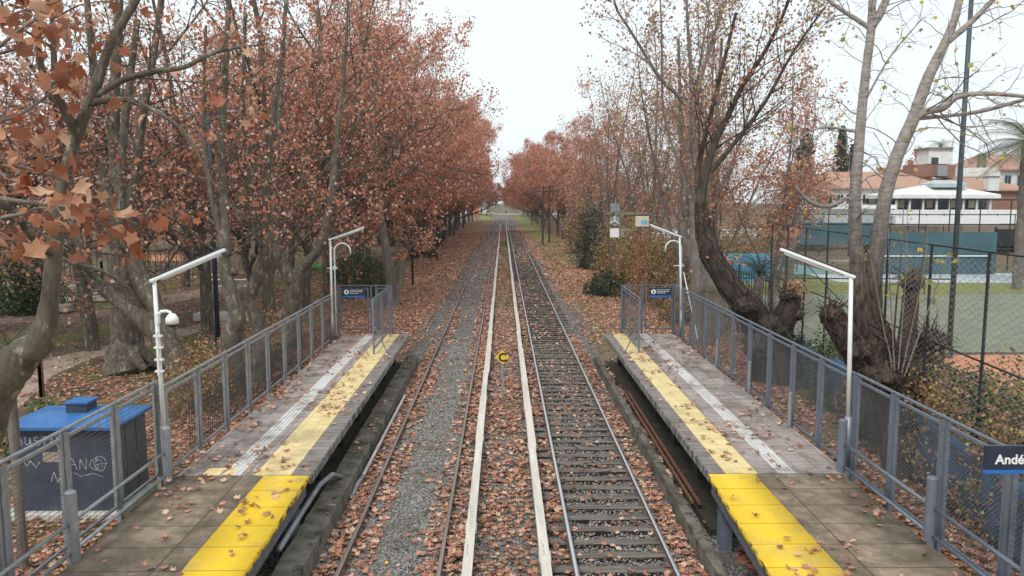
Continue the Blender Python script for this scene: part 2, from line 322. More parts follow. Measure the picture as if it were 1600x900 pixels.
M['grass_dull'] = mat('dull_grass', (.10,.10,.05), (.20,.19,.10), .8, 8, 1, c3=(.20,.17,.13), s3=.5, t3=.5, spec=.1)
def tiles_mat(name, c1, c2, grout, tx, ty, line=.03, paint=None, bumps=None, dirt=(.10,.085,.06), off=(0,0), c_lo=.35, c_hi=.65, ds=.75, dt=.50):
    """rectangular tiles from the world position; optional raised tactile dots"""
    m = bpy.data.materials.new(name); m.use_nodes = True; t = m.node_tree; N = t.nodes; L = t.links; b = N['Principled BSDF']; b.inputs['Roughness'].default_value = .75
    g = N.new('ShaderNodeNewGeometry'); s = N.new('ShaderNodeSeparateXYZ'); L.new(g.outputs['Position'], s.inputs[0])
    def fr(o, size, ofs):
        a = N.new('ShaderNodeMath'); a.operation = 'MULTIPLY_ADD'; a.inputs[1].default_value = 1/size; a.inputs[2].default_value = 100+ofs; L.new(o, a.inputs[0])
        f = N.new('ShaderNodeMath'); f.operation = 'FRACT'; L.new(a.outputs[0], f.inputs[0])
        q = N.new('ShaderNodeMath'); q.operation = 'SUBTRACT'; L.new(f.outputs[0], q.inputs[0]); q.inputs[1].default_value = .5
        ab = N.new('ShaderNodeMath'); ab.operation = 'ABSOLUTE'; L.new(q.outputs[0], ab.inputs[0])
        gt = N.new('ShaderNodeMath'); gt.operation = 'GREATER_THAN'; gt.inputs[1].default_value = .5-line/size/2; L.new(ab.outputs[0], gt.inputs[0])
        fl = N.new('ShaderNodeMath'); fl.operation = 'FLOOR'; L.new(a.outputs[0], fl.inputs[0]); return gt.outputs[0], fl.outputs[0]
    gx, fx = fr(s.outputs[0], tx, off[0]); gy, fy = fr(s.outputs[1], ty, off[1])
    gm = N.new('ShaderNodeMath'); gm.operation = 'MAXIMUM'; L.new(gx, gm.inputs[0]); L.new(gy, gm.inputs[1])
    cv = N.new('ShaderNodeCombineXYZ'); L.new(fx, cv.inputs[0]); L.new(fy, cv.inputs[1])
    wn = N.new('ShaderNodeTexWhiteNoise'); L.new(cv.outputs[0], wn.inputs[0])
    n = N.new('ShaderNodeTexNoise'); n.inputs['Scale'].default_value = 3; n.inputs['Detail'].default_value = 9; n.inputs['Roughness'].default_value = .75; L.new(g.outputs['Position'], n.inputs['Vector'])
    ad = N.new('ShaderNodeMath'); ad.operation = 'MULTIPLY_ADD'; ad.inputs[1].default_value = .14; L.new(wn.outputs[0], ad.inputs[0]); L.new(n.outputs[0], ad.inputs[2])
    r = N.new('ShaderNodeValToRGB'); e = r.color_ramp.elements; e[0].position = c_lo+.05; e[0].color = (*c1,1); e[1].position = c_hi+.05; e[1].color = (*c2,1); L.new(ad.outputs[0], r.inputs[0])
    last = r.outputs[0]
    n3 = N.new('ShaderNodeTexNoise'); n3.inputs['Scale'].default_value = 1.1; n3.inputs['Detail'].default_value = 8; n3.inputs['Roughness'].default_value = .75; L.new(g.outputs['Position'], n3.inputs['Vector'])
    r3 = N.new('ShaderNodeValToRGB'); e = r3.color_ramp.elements; e[0].position = dt; e[0].color = (0,0,0,1); e[1].position = dt+.16; e[1].color = (ds,ds,ds,1); L.new(n3.outputs[0], r3.inputs[0])
    x = N.new('ShaderNodeMix'); x.data_type = 'RGBA'; L.new(r3.outputs[0], x.inputs[0]); L.new(last, x.inputs[6]); x.inputs[7].default_value = (*dirt,1)
    x2 = N.new('ShaderNodeMix'); x2.data_type = 'RGBA'; L.new(gm.outputs[0], x2.inputs[0]); L.new(x.outputs[2], x2.inputs[6]); x2.inputs[7].default_value = (*grout,1)
    L.new(x2.outputs[2], b.inputs['Base Color'])
    bp = N.new('ShaderNodeBump'); bp.inputs['Strength'].default_value = .6; bp.inputs['Distance'].default_value = .01
    if bumps:
        v = N.new('ShaderNodeTexVoronoi'); v.inputs['Scale'].default_value = bumps; v.inputs['Randomness'].default_value = 0; L.new(g.outputs['Position'], v.inputs['Vector']); L.new(v.outputs['Distance'], bp.inputs['Height']); bp.invert = True
    else: L.new(n.outputs[0], bp.inputs['Height'])
    L.new(bp.outputs[0], b.inputs['Normal'])
    return m
for nm_, of_ in (('slab_l', .097), ('slab_r', -.1012)):
    M[nm_] = tiles_mat('platform_slab_old', (.155,.11,.075), (.36,.28,.20), (.05,.04,.03), 50, .75, .020, dirt=(.10,.09,.055), off=(of_,.2), c_lo=.42, c_hi=.72, ds=.9, dt=.47)
M['paver'] = tiles_mat('platform_paver', (.25,.207,.187), (.41,.35,.325), (.12,.10,.09), .4, .4, .016, bumps=22, dirt=(.125,.10,.085), ds=.9, dt=.47)
M['edge_brick'] = tiles_mat('edge_brick', (.17,.145,.13), (.27,.235,.215), (.06,.05,.045), 50, .24, .02, dirt=(.11,.095,.085))
M['yellow_tile'] = tiles_mat('yellow_tactile', (.62,.48,.22), (.76,.61,.31), (.42,.33,.17), .30, .30, .012, bumps=20, dirt=(.38,.30,.17), off=(.12,0))
M['white_tile'] = tiles_mat('white_guide', (.50,.48,.46), (.66,.65,.63), (.30,.28,.27), 50, .4, .012, dirt=(.22,.195,.18), ds=.95, dt=.49)
def worn_yellow():
    m = tiles_mat('yellow_paint', (.74,.47,.015), (.84,.56,.03), (.22,.14,.02), 50, .75, .016, dirt=(.50,.36,.12), off=(.05,.2), c_lo=.3,c_hi=.7)
    return m
M['yellow_paint'] = worn_yellow()
M['yellow_edge'] = mat('chipped_yellow_edge', (.70,.42,.02), (.76,.50,.04), 3, 4, .8, c3=(.07,.055,.045), s3=7, t3=.5, stretch=(1,.45,1))
M['slab_side'] = mat('slab_side', (.07,.065,.06), (.30,.285,.26), 14, 3, .9, stretch=(.1,1,.1), lo=.45, hi=.55)
M['dark_gap'] = mat('gap_shade_debris', (.022,.018,.014), (.055,.045,.032), 4, 7, 1, bump=.8)  # debris brown, darkened to paint in the shade of the gap under the platforms
M['plinth'] = mat('mossy_plinth', (.075,.065,.05), (.20,.18,.15), 2.4, 8, .95, bump=.8, bscale=14, c3=(.05,.05,.028), s3=1.8, t3=.54)
M['sleeper_side_shade'] = mat('sleeper_side_shade', (.015,.012,.010), (.04,.032,.027), 5, 5, 1)  # near-black sides: the shadow lines between sleepers put into the colour
M['sleeper'] = mat('weathered_sleeper', (.075,.06,.05), (.20,.17,.148), 5, 7, .9, bump=.8, bscale=18, stretch=(.35,3,1))

# ------------------------------------------------------------------ value noise for scattering
_RS = np.random.RandomState(5); _G = _RS.rand(256, 256)
def vnoise(x, y, s, ox=0):
    x = np.asarray(x)/s; y = np.asarray(y)/s; x, y = .83*x+.55*y+.5*np.sin(y*1.9+ox)+.23*np.sin(y*4.3) + 40.5 + ox, -.55*x+.83*y+.5*np.sin(x*1.7+ox)+.23*np.sin(x*4.9) + 40.5
    xi = np.floor(x).astype(int); yi = np.floor(y).astype(int); fx = x-xi; fy = y-yi
    fx = fx*fx*(3-2*fx); fy = fy*fy*(3-2*fy)
    g = lambda a, b: _G[a % 256, b % 256]
    return (g(xi,yi)*(1-fx)+g(xi+1,yi)*fx)*(1-fy) + (g(xi,yi+1)*(1-fx)+g(xi+1,yi+1)*fx)*fy

def star(n_l=5):
    a = []; 
    spec = [(-155,.50),(-118,.90),(-90,.62),(-56,1.08),(-30,.66),(0,1.18),(30,.66),(56,1.08),(90,.62),(118,.90),(155,.50)]
    for d, r in spec: a.append((r*math.sin(math.radians(d)), r*math.cos(math.radians(d))))
    return np.array(a)
STAR = star()
MINI = np.array([(0,-.7),(.75,-.25),(.45,.25),(.0,1.0),(-.45,.25),(-.75,-.25)])
def rotmats(n, tilt, rs, mode='ground'):
    yaw = rs.uniform(0, 2*np.pi, n); ax = rs.uniform(0, 2*np.pi, n)
    if mode == 'ground': th = np.abs(rs.normal(0, tilt, n))
    else: th = np.arccos(rs.uniform(-1, 1, n))
    cy, sy = np.cos(yaw), np.sin(yaw); z = np.zeros(n); o = np.ones(n)
    A = np.stack([np.stack([cy,-sy,z],-1), np.stack([sy,cy,z],-1), np.stack([z,z,o],-1)], 1)
    ux, uy = np.cos(ax), np.sin(ax); c, s = np.cos(th), np.sin(th); t = 1-c
    B = np.stack([np.stack([t*ux*ux+c, t*ux*uy, s*uy],-1), np.stack([t*ux*uy, t*uy*uy+c, -s*ux],-1), np.stack([-s*uy, s*ux, c],-1)], 1)
    return B @ A
def leaf_arrays(P, size, rs, shape='star', tilt=.3, mode='ground', curl=.25):
    n = len(P); out = STAR if shape == 'star' else MINI; k = len(out)
    R = rotmats(n, tilt, rs, mode)
    size = np.broadcast_to(np.asarray(size, dtype=float), (n,)) * rs.uniform(.65, 1.25, n)
    if shape == 'star':
        loc = np.concatenate([[[0,0,0]], np.c_[out, np.zeros(k)]], 0)
    else: loc = np.c_[out, np.zeros(k)]
    L = np.repeat(loc[None], n, 0) * size[:, None, None] * .5
    r2 = (loc[:,0]**2 + loc[:,1]**2)
    cu = rs.uniform(-.2, 1, n)*curl
    L[:,:,2] = (cu*size*.5)[:,None]*r2[None] + rs.uniform(-.12, .12, (n, loc.shape[0]))*size[:,None]*.5
    V = np.einsum('nij,nkj->nki', R, L) + P[:,None,:]
    m = loc.shape[0]; base = (np.arange(n)*m)[:,None,None]
    if shape == 'star': tri = np.array([(0, i+1, (i+1) % k + 1) for i in range(k)])
    else: tri = np.array([(0,1,2),(0,2,3),(0,3,4),(0,4,5)])
    F = (tri[None]+base).reshape(-1, 3)
    return V.reshape(-1,3), F
def leaves_obj(name, P, size, m, rs, parent=None, **kw):
    V, F = leaf_arrays(np.asarray(P, dtype=float), size, rs, **kw)
    return link_obj(name, np_mesh(name, V, [F], m), parent)

# ------------------------------------------------------------------ wood and trees
class Wood:
    def __init__(s): s.V = []; s.F = []; s.n = 0; s.A = []
    def tube(s, P, R, k, rough=0, rs=None):
        P = np.asarray(P, dtype=float); R = np.asarray(R, dtype=float); n = len(P)
        T = np.gradient(P, axis=0); T /= np.linalg.norm(T, axis=1, keepdims=True)+1e-9
        d = T.mean(0); ref = np.array([1.,0,0]) if abs(d[2]) > .6 else np.array([0,0,1.])
        U = np.cross(T, ref); U /= np.linalg.norm(U, axis=1, keepdims=True)+1e-9
        W = np.cross(T, U); a = np.arange(k)*2*np.pi/k
        rr = R[:,None]*np.ones((1,k))
        if rough: rr = rr*(1+rs.uniform(-rough, rough, (n,k)))
        V = P[:,None,:] + rr[:,:,None]*(np.cos(a)[None,:,None]*U[:,None,:] + np.sin(a)[None,:,None]*W[:,None,:])
        i = np.arange(n-1)[:,None]*k; j = np.arange(k)[None]; j2 = (j+1) % k
        F = np.stack([i+j, i+j2, i+k+j2, i+k+j], -1).reshape(-1,4) + s.n
        s.V.append(V.reshape(-1,3)); s.F.append(F); s.n += n*k
    def obj(s, name, m, parent): 
        return link_obj(name, s.mesh(name, m), parent)
    def mesh(s, name, m): return np_mesh(name, np.concatenate(s.V), [np.concatenate(s.F)], m, smooth=True)

def unit(v): return v/(np.linalg.norm(v)+1e-9)
def grow(W, rs, p, d, L, r, lvl, c):
    mx = len(c['n'])-1; n = c['n'][lvl]; step = L/n
    P = [p]; D = [d]; wa = c['wand'][lvl]; tr = c['trop'][lvl]
    for i in range(n):
        d = unit(d + rs.normal(0, wa, 3) + np.array([0,0,tr])); p = p + d*step; P.append(p); D.append(d)
    P = np.array(P); tip = c['tip'][lvl]; R = r*(1-(1-tip)*np.linspace(0,1,n+1))
    W.tube(P, R, c['k'][lvl])
    if lvl == 0: grow(W, rs, P[-1], D[-1], L*c['lr'][0]*.9, R[-1]*.98, 1, c)
    if lvl == mx: W.A.append(P[1:]); return
    if lvl == mx-1: W.A.append(P[-1:])
    kids(W, rs, P, R, D, L, lvl, c)
def kids(W, rs, P, R, D, L, lvl, c, k=None, t0=None, Lc=None):
    n = len(P)-1; k = k if k is not None else c['kids'][lvl]; t0 = c['t0'][lvl] if t0 is None else t0; ph = rs.uniform(0, 6.28)
    for j in range(k):
        t = t0+(1-t0)*(j+rs.uniform(.1,.9))/k; f = t*n; i = min(int(f), n-1); q = f-i
        p = P[i]*(1-q)+P[i+1]*q; dd = D[min(i+1, len(D)-1)]; rr = R[i]*(1-q)+R[i+1]*q
        ph += 2.4+rs.uniform(-.5,.5)
        a = np.cross(dd, [0.3,.2,1.]); a = unit(a); b = np.cross(dd, a)
        ang = math.radians(c['ang'][lvl]*rs.uniform(.7,1.3))
        nd = unit(dd*math.cos(ang) + (a*math.cos(ph)+b*math.sin(ph))*math.sin(ang))
        if 'bias' in c: nd = unit(nd + np.array(c['bias'])*(.5 if lvl < 2 else .2))
        LL = (Lc if Lc else L*c['lr'][lvl])*(1.15-.65*t*c.get('cone',1))*rs.uniform(.7,1.2)
        grow(W, rs, p, nd, LL, min(rr*.75, max(LL*c['rk'], c.get('rmin', .0045))), lvl+1, c)

ROW = dict(rmin=.008, n=[5,7,5,4,3], wand=[.05,.10,.13,.16,.2], trop=[.02,.07,.02,-.02,-.05], tip=[.7,.12,.3,.4,.5], k=[9,6,4,3,3],
           kids=[7,8,5,4,0], t0=[.35,.12,.2,.2,0], ang=[42,52,50,50,0], lr=[2.3,.48,.48,.42,0], rk=.014)
def row_tree_meshes(seed, H=17, trunkL=4.5, dens=12, c=ROW, leafsize=.19, r0=.33, wood='bark', leaf='leaf_rust', jit=.25, frac=1.0, zmin=0):
    rs = np.random.RandomState(seed); W = Wood()
    grow(W, rs, np.array([0,0,-.15]), unit(np.array([rs.uniform(-.06,.06), rs.uniform(-.06,.06), 1.])), trunkL, r0, 0, c)
    A = np.concatenate(W.A)
    s = H/A[:,2].max(); 
    W.V = [v*s for v in W.V]; A = A*s
    if frac < 1: A = A[rs.rand(len(A)) < frac*1.4*vnoise(A[:,0]*3+A[:,2]*2, A[:,1]*3-A[:,2], 2.2)*1.4]
    P = np.repeat(A, dens, 0) if dens >= 1 else A[rs.rand(len(A)) < dens]
    P = P + rs.normal(0, jit, P.shape)
    if zmin: P = P[P[:,2] > zmin + rs.normal(0,.5,len(P))]
    V, F = leaf_arrays(P, leafsize, rs, shape='mini', mode='any')
    return W.mesh('trunk', M[wood]), np_mesh('crown', V, [F], M[leaf])
def tree_thing(name, loc, tm, cm, label, cat, group, rz=0, sc=1.0, szz=None):
    t = empty(name, loc, label, cat, group, rz); t.scale = (sc, sc, szz or sc)
    link_obj('trunk', tm, t)
    if cm is not None: link_obj('crown', cm, t)
    return t

def smooth_path(pts, sub=5):
    P = np.array([p[:3] for p in pts]); R = np.array([p[3] for p in pts]); n = len(P)
    if n < 3: sub = max(sub, 3)
    PP = np.vstack([2*P[0]-P[1], P, 2*P[-1]-P[-2]]); o = []; ro = []
    for i in range(n-1):
        a, b, c2, d = PP[i], PP[i+1], PP[i+2], PP[i+3]
        for k in range(sub):
            t = k/sub; o.append(.5*((2*b)+(-a+c2)*t+(2*a-5*b+4*c2-d)*t*t+(-a+3*b-3*c2+d)*t**3)); ro.append(R[i]*(1-t)+R[i+1]*t)
    o.append(P[-1]); ro.append(R[-1]); return np.array(o), np.array(ro)
HAND = dict(rmin=.007, n=[5,6,5,4,3], wand=[.05,.09,.13,.16,.2], trop=[.02,.05,.02,0,-.04], tip=[.7,.3,.3,.4,.5], k=[9,6,4,3,3],
           kids=[6,5,5,4,0], t0=[.3,.15,.2,.2,0], ang=[45,50,50,50,0], lr=[2,.5,.5,.45,0], rk=.012)
def hand_tree(name, label, cat, limbs, wood='bark', leaf='leaf_rust', seed=1, group=None, leafsize=.17, dens=3, lf=1.0, cfg=None, jit=.15, shape='mini', knobs=(), root=None, spr=False):
    """limbs: (points in photo coordinates x, y, distance, radius), number of side branches, their length, start"""
    c = dict(HAND); c.update(cfg or {}); rs = np.random.RandomState(seed); W = Wood()
    first = limbs[0][0][0]; b = at_d(first[0], first[1], first[2]) if root is None else Vector(root)
    base = np.array([b.x, b.y, -.1]); 
    t = empty(name, (base[0], base[1], base[2]), label, cat, group)
    for li, lb in enumerate(limbs):
        pts = [tuple(at_d(x, y, d)) + (r,) for x, y, d, r in lb[0]]
        if li == 0 and pts[0][2] > 0: pts.insert(0, (pts[0][0], pts[0][1], -.12, pts[0][3]*1.25))
        P, R = smooth_path(pts); P = P - base
        P = P + np.clip(rs.normal(0, 1, P.shape), -1.5, 1.5)*R[:,None]*.03
        W.tube(P, R, 18 if R.max() > .12 else 8, rough=.05, rs=rs)
        if spr and R.max() > .28 and li < 14:
            m_ = int(50*R.max()/.4); T_ = np.gradient(P, axis=0)
            for _ in range(m_):
                i0 = rs.randint(0, max(1,len(P)-5)); i1 = min(len(P), i0+rs.randint(4, 14)); a_ = rs.uniform(0,6.28); pa = []
                for i in range(i0, i1):
                    a_ += rs.normal(0,.16); t_ = unit(T_[i]); u_ = unit(np.cross(t_, [1.,.1,0])); w_ = np.cross(t_, u_)
                    pa.append(P[i] + (u_*math.cos(a_)+w_*math.sin(a_))*R[i]*(1.03+abs(rs.normal(0,.05))))
                if len(pa) > 2: r_ = rs.uniform(.010,.032); W.tube(pa, np.linspace(r_, r_*.5, len(pa)), 5)
        D = np.gradient(P, axis=0); D = [unit(v) for v in D]; D = [D[0]]+D
        nk, Lc, t0 = lb[1], lb[2], lb[3]; lvl = lb[4] if len(lb) > 4 else 1
        if nk: kids(W, rs, P, R, D, Lc, lvl, c, k=nk, t0=t0, Lc=Lc)
    for (x, y, d, r, sz) in knobs:
        q = np.array(at_d(x, y, d))-base
        m = MB(); m.ball((0,0,0), r*(.85 if spr else 1), 34 if spr else 16, sz, .22 if spr else .10, random.Random(int(x))); V = np.array(m.v)+q
        W.V.append(V); W.F.append(np.array(m.f)+W.n); W.n += len(V)
        if spr:
            for _ in range(int(38*r/.3)):
                dv = unit(rs.normal(0,1,3)+np.array([0,0,.9])); Ls = rs.uniform(.15,1.0)*r*1.7; pa = [q+dv*r*.8]
                for _k in range(4): dv = unit(dv+rs.normal(0,.25,3)); pa.append(pa[-1]+dv*Ls/4)
                W.tube(pa, np.linspace(.016,.006,5), 3)
    W.obj('trunk', M[wood], t)
    if W.A and dens > 0 and leaf:
        A = np.concatenate(W.A); keep = rs.rand(len(A)) < lf
        P = A[keep]; P = np.repeat(P, max(1, int(dens)), 0); P = P + rs.normal(0, jit, P.shape)
        if len(P):
            V, F = leaf_arrays(P, leafsize, rs, shape=shape, mode='any', curl=1.1 if shape == 'star' else .5)
            link_obj('crown', np_mesh('crown', V, [F], M[leaf]), t)
    return t

def bush(name, loc, rad, n, leaf, label, cat='bush', group=None, size=.09, seed=3, stems=10, shell=.5, shape='mini'):
    rs = np.random.RandomState(seed); t = empty(name, loc, label, cat, group); W = Wood()
    P = rs.normal(0, 1, (n,3)); P /= np.linalg.norm(P, axis=1, keepdims=True); P *= (rs.rand(n,1)**(1/3.))*.8+.2
    lump = .55+.75*vnoise(P[:,0]*3+seed*7, P[:,1]*3+P[:,2]*2.3, .8)
    P = P*lump[:,None]*np.array(rad); P[:,2] = np.abs(P[:,2]+rad[2]*.35)
    hold = vnoise(P[:,0]*1.7+P[:,2], P[:,1]*1.7-P[:,2]*.8, .45, 9) > .25
    P = P[hold]
    V, F = leaf_arrays(P, size, rs, shape=shape, mode='any'); 
    for i in range(stems):
        a = rs.uniform(0, 6.28); q = np.array([math.cos(a)*rad[0]*.12, math.sin(a)*rad[1]*.12, -.05]); e = P[rs.randint(len(P))]*rs.uniform(.7,1.05)
        pa = np.array([q*(1-s)+e*s+np.array([0,0,math.sin(s*3.1)*.15*rad[2]]) + rs.normal(0,.03,3) for s in np.linspace(0,1,6)])
        W.tube(pa, np.linspace(.03,.008,6)*max(rad)/1.5, 4)
    link_obj('foliage', np_mesh('foliage', V, [F], M[leaf]), t); W.obj('stem', M['twig'], t)
    return t

# ------------------------------------------------------------------ the setting: ground, ballast, paths, courts, pool
def sheet(name, poly, z, m, kind='structure', sub=None):
    b = MB(); b.poly([(x, y, z) for x, y in poly]); o = b.build(name, M[m]); o['kind'] = kind; return o
g = sheet('ground', [(-480,-40),(480,-40),(480,1290),(-480,1290)], -.06, 'ground')
# ballast bed with shoulders, one long heaped strip
def ballast():
    ys = list(np.arange(4, 80, .5))+list(np.arange(80, 345, 5)); rs = np.random.RandomState(2)
    prof = [(-4.6,-.12),(-4.15,-.03),(-3.7,.0),(-2.9,.02),(-2.4,.015),(-1.4,.02),(-.9,-.01),(-.3,-.05),(.4,-.05),(.9,-.01),(1.4,-.035),(2.1,-.05),(2.7,-.035),(3.3,.0),(4.1,-.02),(4.8,-.12)]
    V = []; 
    for y in ys:
        for i, (x, z) in enumerate(prof):
            e = (i in (0, len(prof)-1)); far = 1 if y < 29.5 else (.90 if y < 90 else .82)
            V.append((x*(far if i in (0,1,len(prof)-2,len(prof)-1) else (1 if y < 90 or i not in (2,len(prof)-3) else .9)) + (rs.normal(0,.12) if i in (0,1,len(prof)-1,len(prof)-2) else rs.normal(0,.02)), y, z + (0 if e else rs.normal(0,.012))))
    k = len(prof); n = len(ys)
    F = np.array([(a*k+b, a*k+b+1, (a+1)*k+b+1, (a+1)*k+b) for a in range(n-1) for b in range(k-1)])
    o = link_obj('ballast', np_mesh('ballast', V, [F], M['gravel'], smooth=True)); o['kind'] = 'structure'
ballast()
sheet('trackside_grass', [(-9,352),(9,352),(9,1200),(-9,1200)], -.02, 'grass_dull')
sheet('verge_grass', [(5.2,105),(6.4,99),(7.6,112),(8.1,130),(9.4,345),(4.6,345),(4.4,190),(5.3,130)], -.035, 'grass_sheet')
sheet('verge_grass', [(-4.6,205),(-5.5,215),(-7.2,260),(-12,345),(-4.4,345)], -.035, 'grass_sheet')
sheet('crossing_road', [(-60,334),(60,334),(60,349),(-60,349)], .07, 'concrete_pale')
sheet('far_crossing_road', [(-60,700),(60,700),(60,715),(-60,715)], .03, 'concrete_pale')
# park on the left
def ribbon(name, pts, w, z, m):
    P = [Vector(p) for p in pts]; a = []; b = []
    for i, p in enumerate(P):
        t = (P[min(i+1,len(P)-1)]-P[max(i-1,0)]).normalized(); n = Vector((-t.y, t.x)); a.append(p+n*w/2); b.append(p-n*w/2)
    V = [(q.x,q.y,z) for q in a]+[(q.x,q.y,z) for q in b]; n = len(P)
    F = np.array([(i, n+i, n+i+1, i+1) for i in range(n-1)])
    o = link_obj(name, np_mesh(name, V, [F], M[m])); o['kind'] = 'structure'; return o
def gxy(x, y, z=-.05): p = at_z(x, y, z); return (p.x, p.y)
ribbon('park_path', [gxy(-90,720), gxy(-20,640), gxy(40,590), gxy(110,560), gxy(200,540), gxy(300,515), gxy(380,500), gxy(470,484)], 1.7, -.05, 'paving_pink')
ribbon('park_path', [gxy(-40,500), gxy(110,498), gxy(250,470), gxy(400,440), gxy(520,400)], 3.0, -.046, 'court_pale').name = 'dirt_path'
bpy.data.objects['dirt_path'].data.materials[0] = mat('dirt_path', (.15,.105,.08), (.24,.17,.135), 1.4, 7, 1, bump=.4, bscale=8)
sheet('playground_paving', [gxy(190,408), gxy(300,408), gxy(300,395), gxy(190,395)], -.04, 'clay')
# courts, lawn and pool on the right
sheet('clay_court', [(13.6,14),(34,14),(34,31.4),(13.6,31.4)], -.03, 'clay')
sheet('hard_court', [(12.6,31.9),(46,31.9),(46,52.5),(12.6,52.5)], -.026, 'court_green')
sheet('lawn', [(12.0,52.6),(52,52.6),(52,59),(24,62),(24,112),(13,112)], -.022, 'grass_sheet')
sheet('pale_court', [(26,59.8),(60,57.5),(60,67),(26,67)], -.012, 'court_pale')
sheet('teal_court', [(24.5,66),(29,66),(29,80),(24.5,80)], -.008, 'court_teal')
sheet('pool_terrace', [(20,113),(75,113),(75,170),(20,170)], -.02, 'court_pale')
sheet('pool_water', [(32,136),(52,136),(52,156),(32,156)], .0, 'water')

# ------------------------------------------------------------------ rails, sleepers, conductor rail covers
def rail(name, xs, y0, y1, label, bright, step=None):
    """rail profile swept along y; xs is x or a function of y"""
    prof = [(-.07,-.0),(.07,.0),(.07,.02),(.012,.035),(.012,.115),(.035,.125),(.036,.155),(.028,.16),(-.028,.16),(-.036,.155),(-.035,.125),(-.012,.115),(-.012,.035),(-.07,.02)]
    ys = [y0, y1] if not callable(xs) else list(np.linspace(y0, y1, 30)); k = len(prof); V = []; F = []; fm = []
    for y in ys:
        X = xs(y) if callable(xs) else xs
        V += [(X+a, y, b) for a, b in prof]
    for i in range(len(ys)-1):
        for j in range(k):
            F.append((i*k+j, i*k+(j+1) % k, (i+1)*k+(j+1) % k, (i+1)*k+j)); fm.append(1 if 6 <= j <= 8 else 0)
    o = link_obj(name, np_mesh(name, V, [np.array(F)], [M['rail_side'], M['rail_top' if bright else 'rail_dull']], fmat=fm))
    return tag(o, label, 'rail', 'track rails')
rail('rail', -2.76, 4, 900, 'outer rail of the left track, dull brown, nearest the left platform', False)
rail('rail', -1.08, 4, 900, 'inner rail of the left track, rusty, beside the left cream cover board', False)
rail('rail', 1.22, 4, 900, 'inner rail of the right track with shiny top, beside the right cream cover board', True)
rail('rail', 2.90, 4, 900, 'outer rail of the right track with shiny top, nearest the right platform', True)
sm = lambda t: t*t*(3-2*t)
rail('rail', lambda y: 2.9-3.98*sm(min(1,max(0,(y-150)/90))), 150, 240, 'curved crossover rail leaving the right track far down the line', True)['group'] = 'crossover rails'
rail('rail', lambda y: 1.22-3.98*sm(min(1,max(0,(y-150)/90))), 150, 240, 'curved crossover rail joining the left track far down the line', True)['group'] = 'crossover rails'

rs = np.random.RandomState(11)
def sleeper_mesh(seed):
    r = np.random.RandomState(seed); n = 14; V = []; F = []
    for i in range(n+1):
        x = -1.32+2.64*i/n; e = r.uniform(-.012,.012,4)
        V += [(x,-.125+e[0],-.12),(x,-.12+e[1],.028+r.uniform(-.012,.006)),(x,-.03,.034+r.uniform(-.01,.004)),(x,.04,.032+r.uniform(-.012,.004)),(x,.12+e[2],.026+r.uniform(-.012,.006)),(x,.125+e[3],-.12)]
    for i in range(n):
        for j in range(5): F.append((i*6+j, i*6+j+1, (i+1)*6+j+1, (i+1)*6+j))
    me = bpy.data.meshes.new('sleeper'); me.from_pydata([(v[0],v[1],v[2]+(.018 if v[2]>-.1 else 0)) for v in V], [], [f[::-1] for f in F]+[tuple(range(6)), tuple(n*6+5-j for j in range(6))]); me.materials.append(M['sleeper']); me.materials.append(M['sleeper_side_shade']); me.polygons.foreach_set('material_index', [1 if (k % 5 in (0,4)) else 0 for k in range(n*5)]+[1,1]); me.update(); return me
SM = [sleeper_mesh(i) for i in range(5)]
y = 8.9; k = 0
while k < 285:
    o = link_obj('sleeper', SM[k % 5]); o.location = (2.06+rs.uniform(-.03,.03), y, rs.uniform(-.012,.006)); o.rotation_euler = (0,0,rs.uniform(-.012,.012)+(math.pi if k % 2 else 0))
    tag(o, 'dark weathered wooden sleeper lying under the right track between the ballast', 'sleeper', 'wooden sleepers of the right track'); y += .545; k += 1
for i, yy in enumerate([16.2, 18.9, 24.5]):
    o = link_obj('sleeper', SM[i]); o.location = (-1.92, yy, -.028)
    tag(o, 'half buried dark sleeper showing through the gravel of the left track', 'sleeper', 'buried sleepers of the left track')

def cover(xc, label, y0=5):
    t = empty('conductor_rail_cover', (xc, y0, 0), label, 'rail cover', 'conductor rail covers')
    rs = np.random.RandomState(int(abs(xc)*100)); y = y0
    while y < 195:
        L = rs.choice([4.2, 5.4, 6.0, 3.6]); dx = rs.uniform(-.012,.012); w = .085 + (.012 if rs.rand() < .25 else 0)
        if y > 70: L *= 2.5
        m = MB(); m.box(dx-w, dx+w, y-y0, y-y0+L-.012, .24, .275); m.box(dx-w+.004, dx-w+.03, y-y0, y-y0+L-.012, .10, .239)
        m.build('cover_board', M['cover'], t, bevel=.004)
        if y < 90:
            jb = MB(); jb.box(dx-w-.018, dx+w+.018, y-y0+L-.22, y-y0+L+.16, .215, .238); jb.box(dx-w-.016, dx-w-.003, y-y0+L-.2, y-y0+L+.14, .239, .272); jb.box(dx+w+.003, dx+w+.016, y-y0+L-.2, y-y0+L+.14, .239, .272); jb.build('joint_plate', M['cover'], t)
            b = MB(); b.box(-.05,.05, y-y0+.4, y-y0+.5, -.04, .24); b.box(-.035,.045, y-y0+L-1, y-y0+L-.9, -.04, .24); b.build('support_bracket', M['rust'], t)
        y += L
    c = MB(); c.box(-.03,.03, 0, 190, .10, .19); c.build('conductor_rail', M['rail_side'], t)
cover(-.605, 'long cream board cover over the conductor rail beside the left track')
cover(.715, 'long cream board cover over the conductor rail beside the right track')

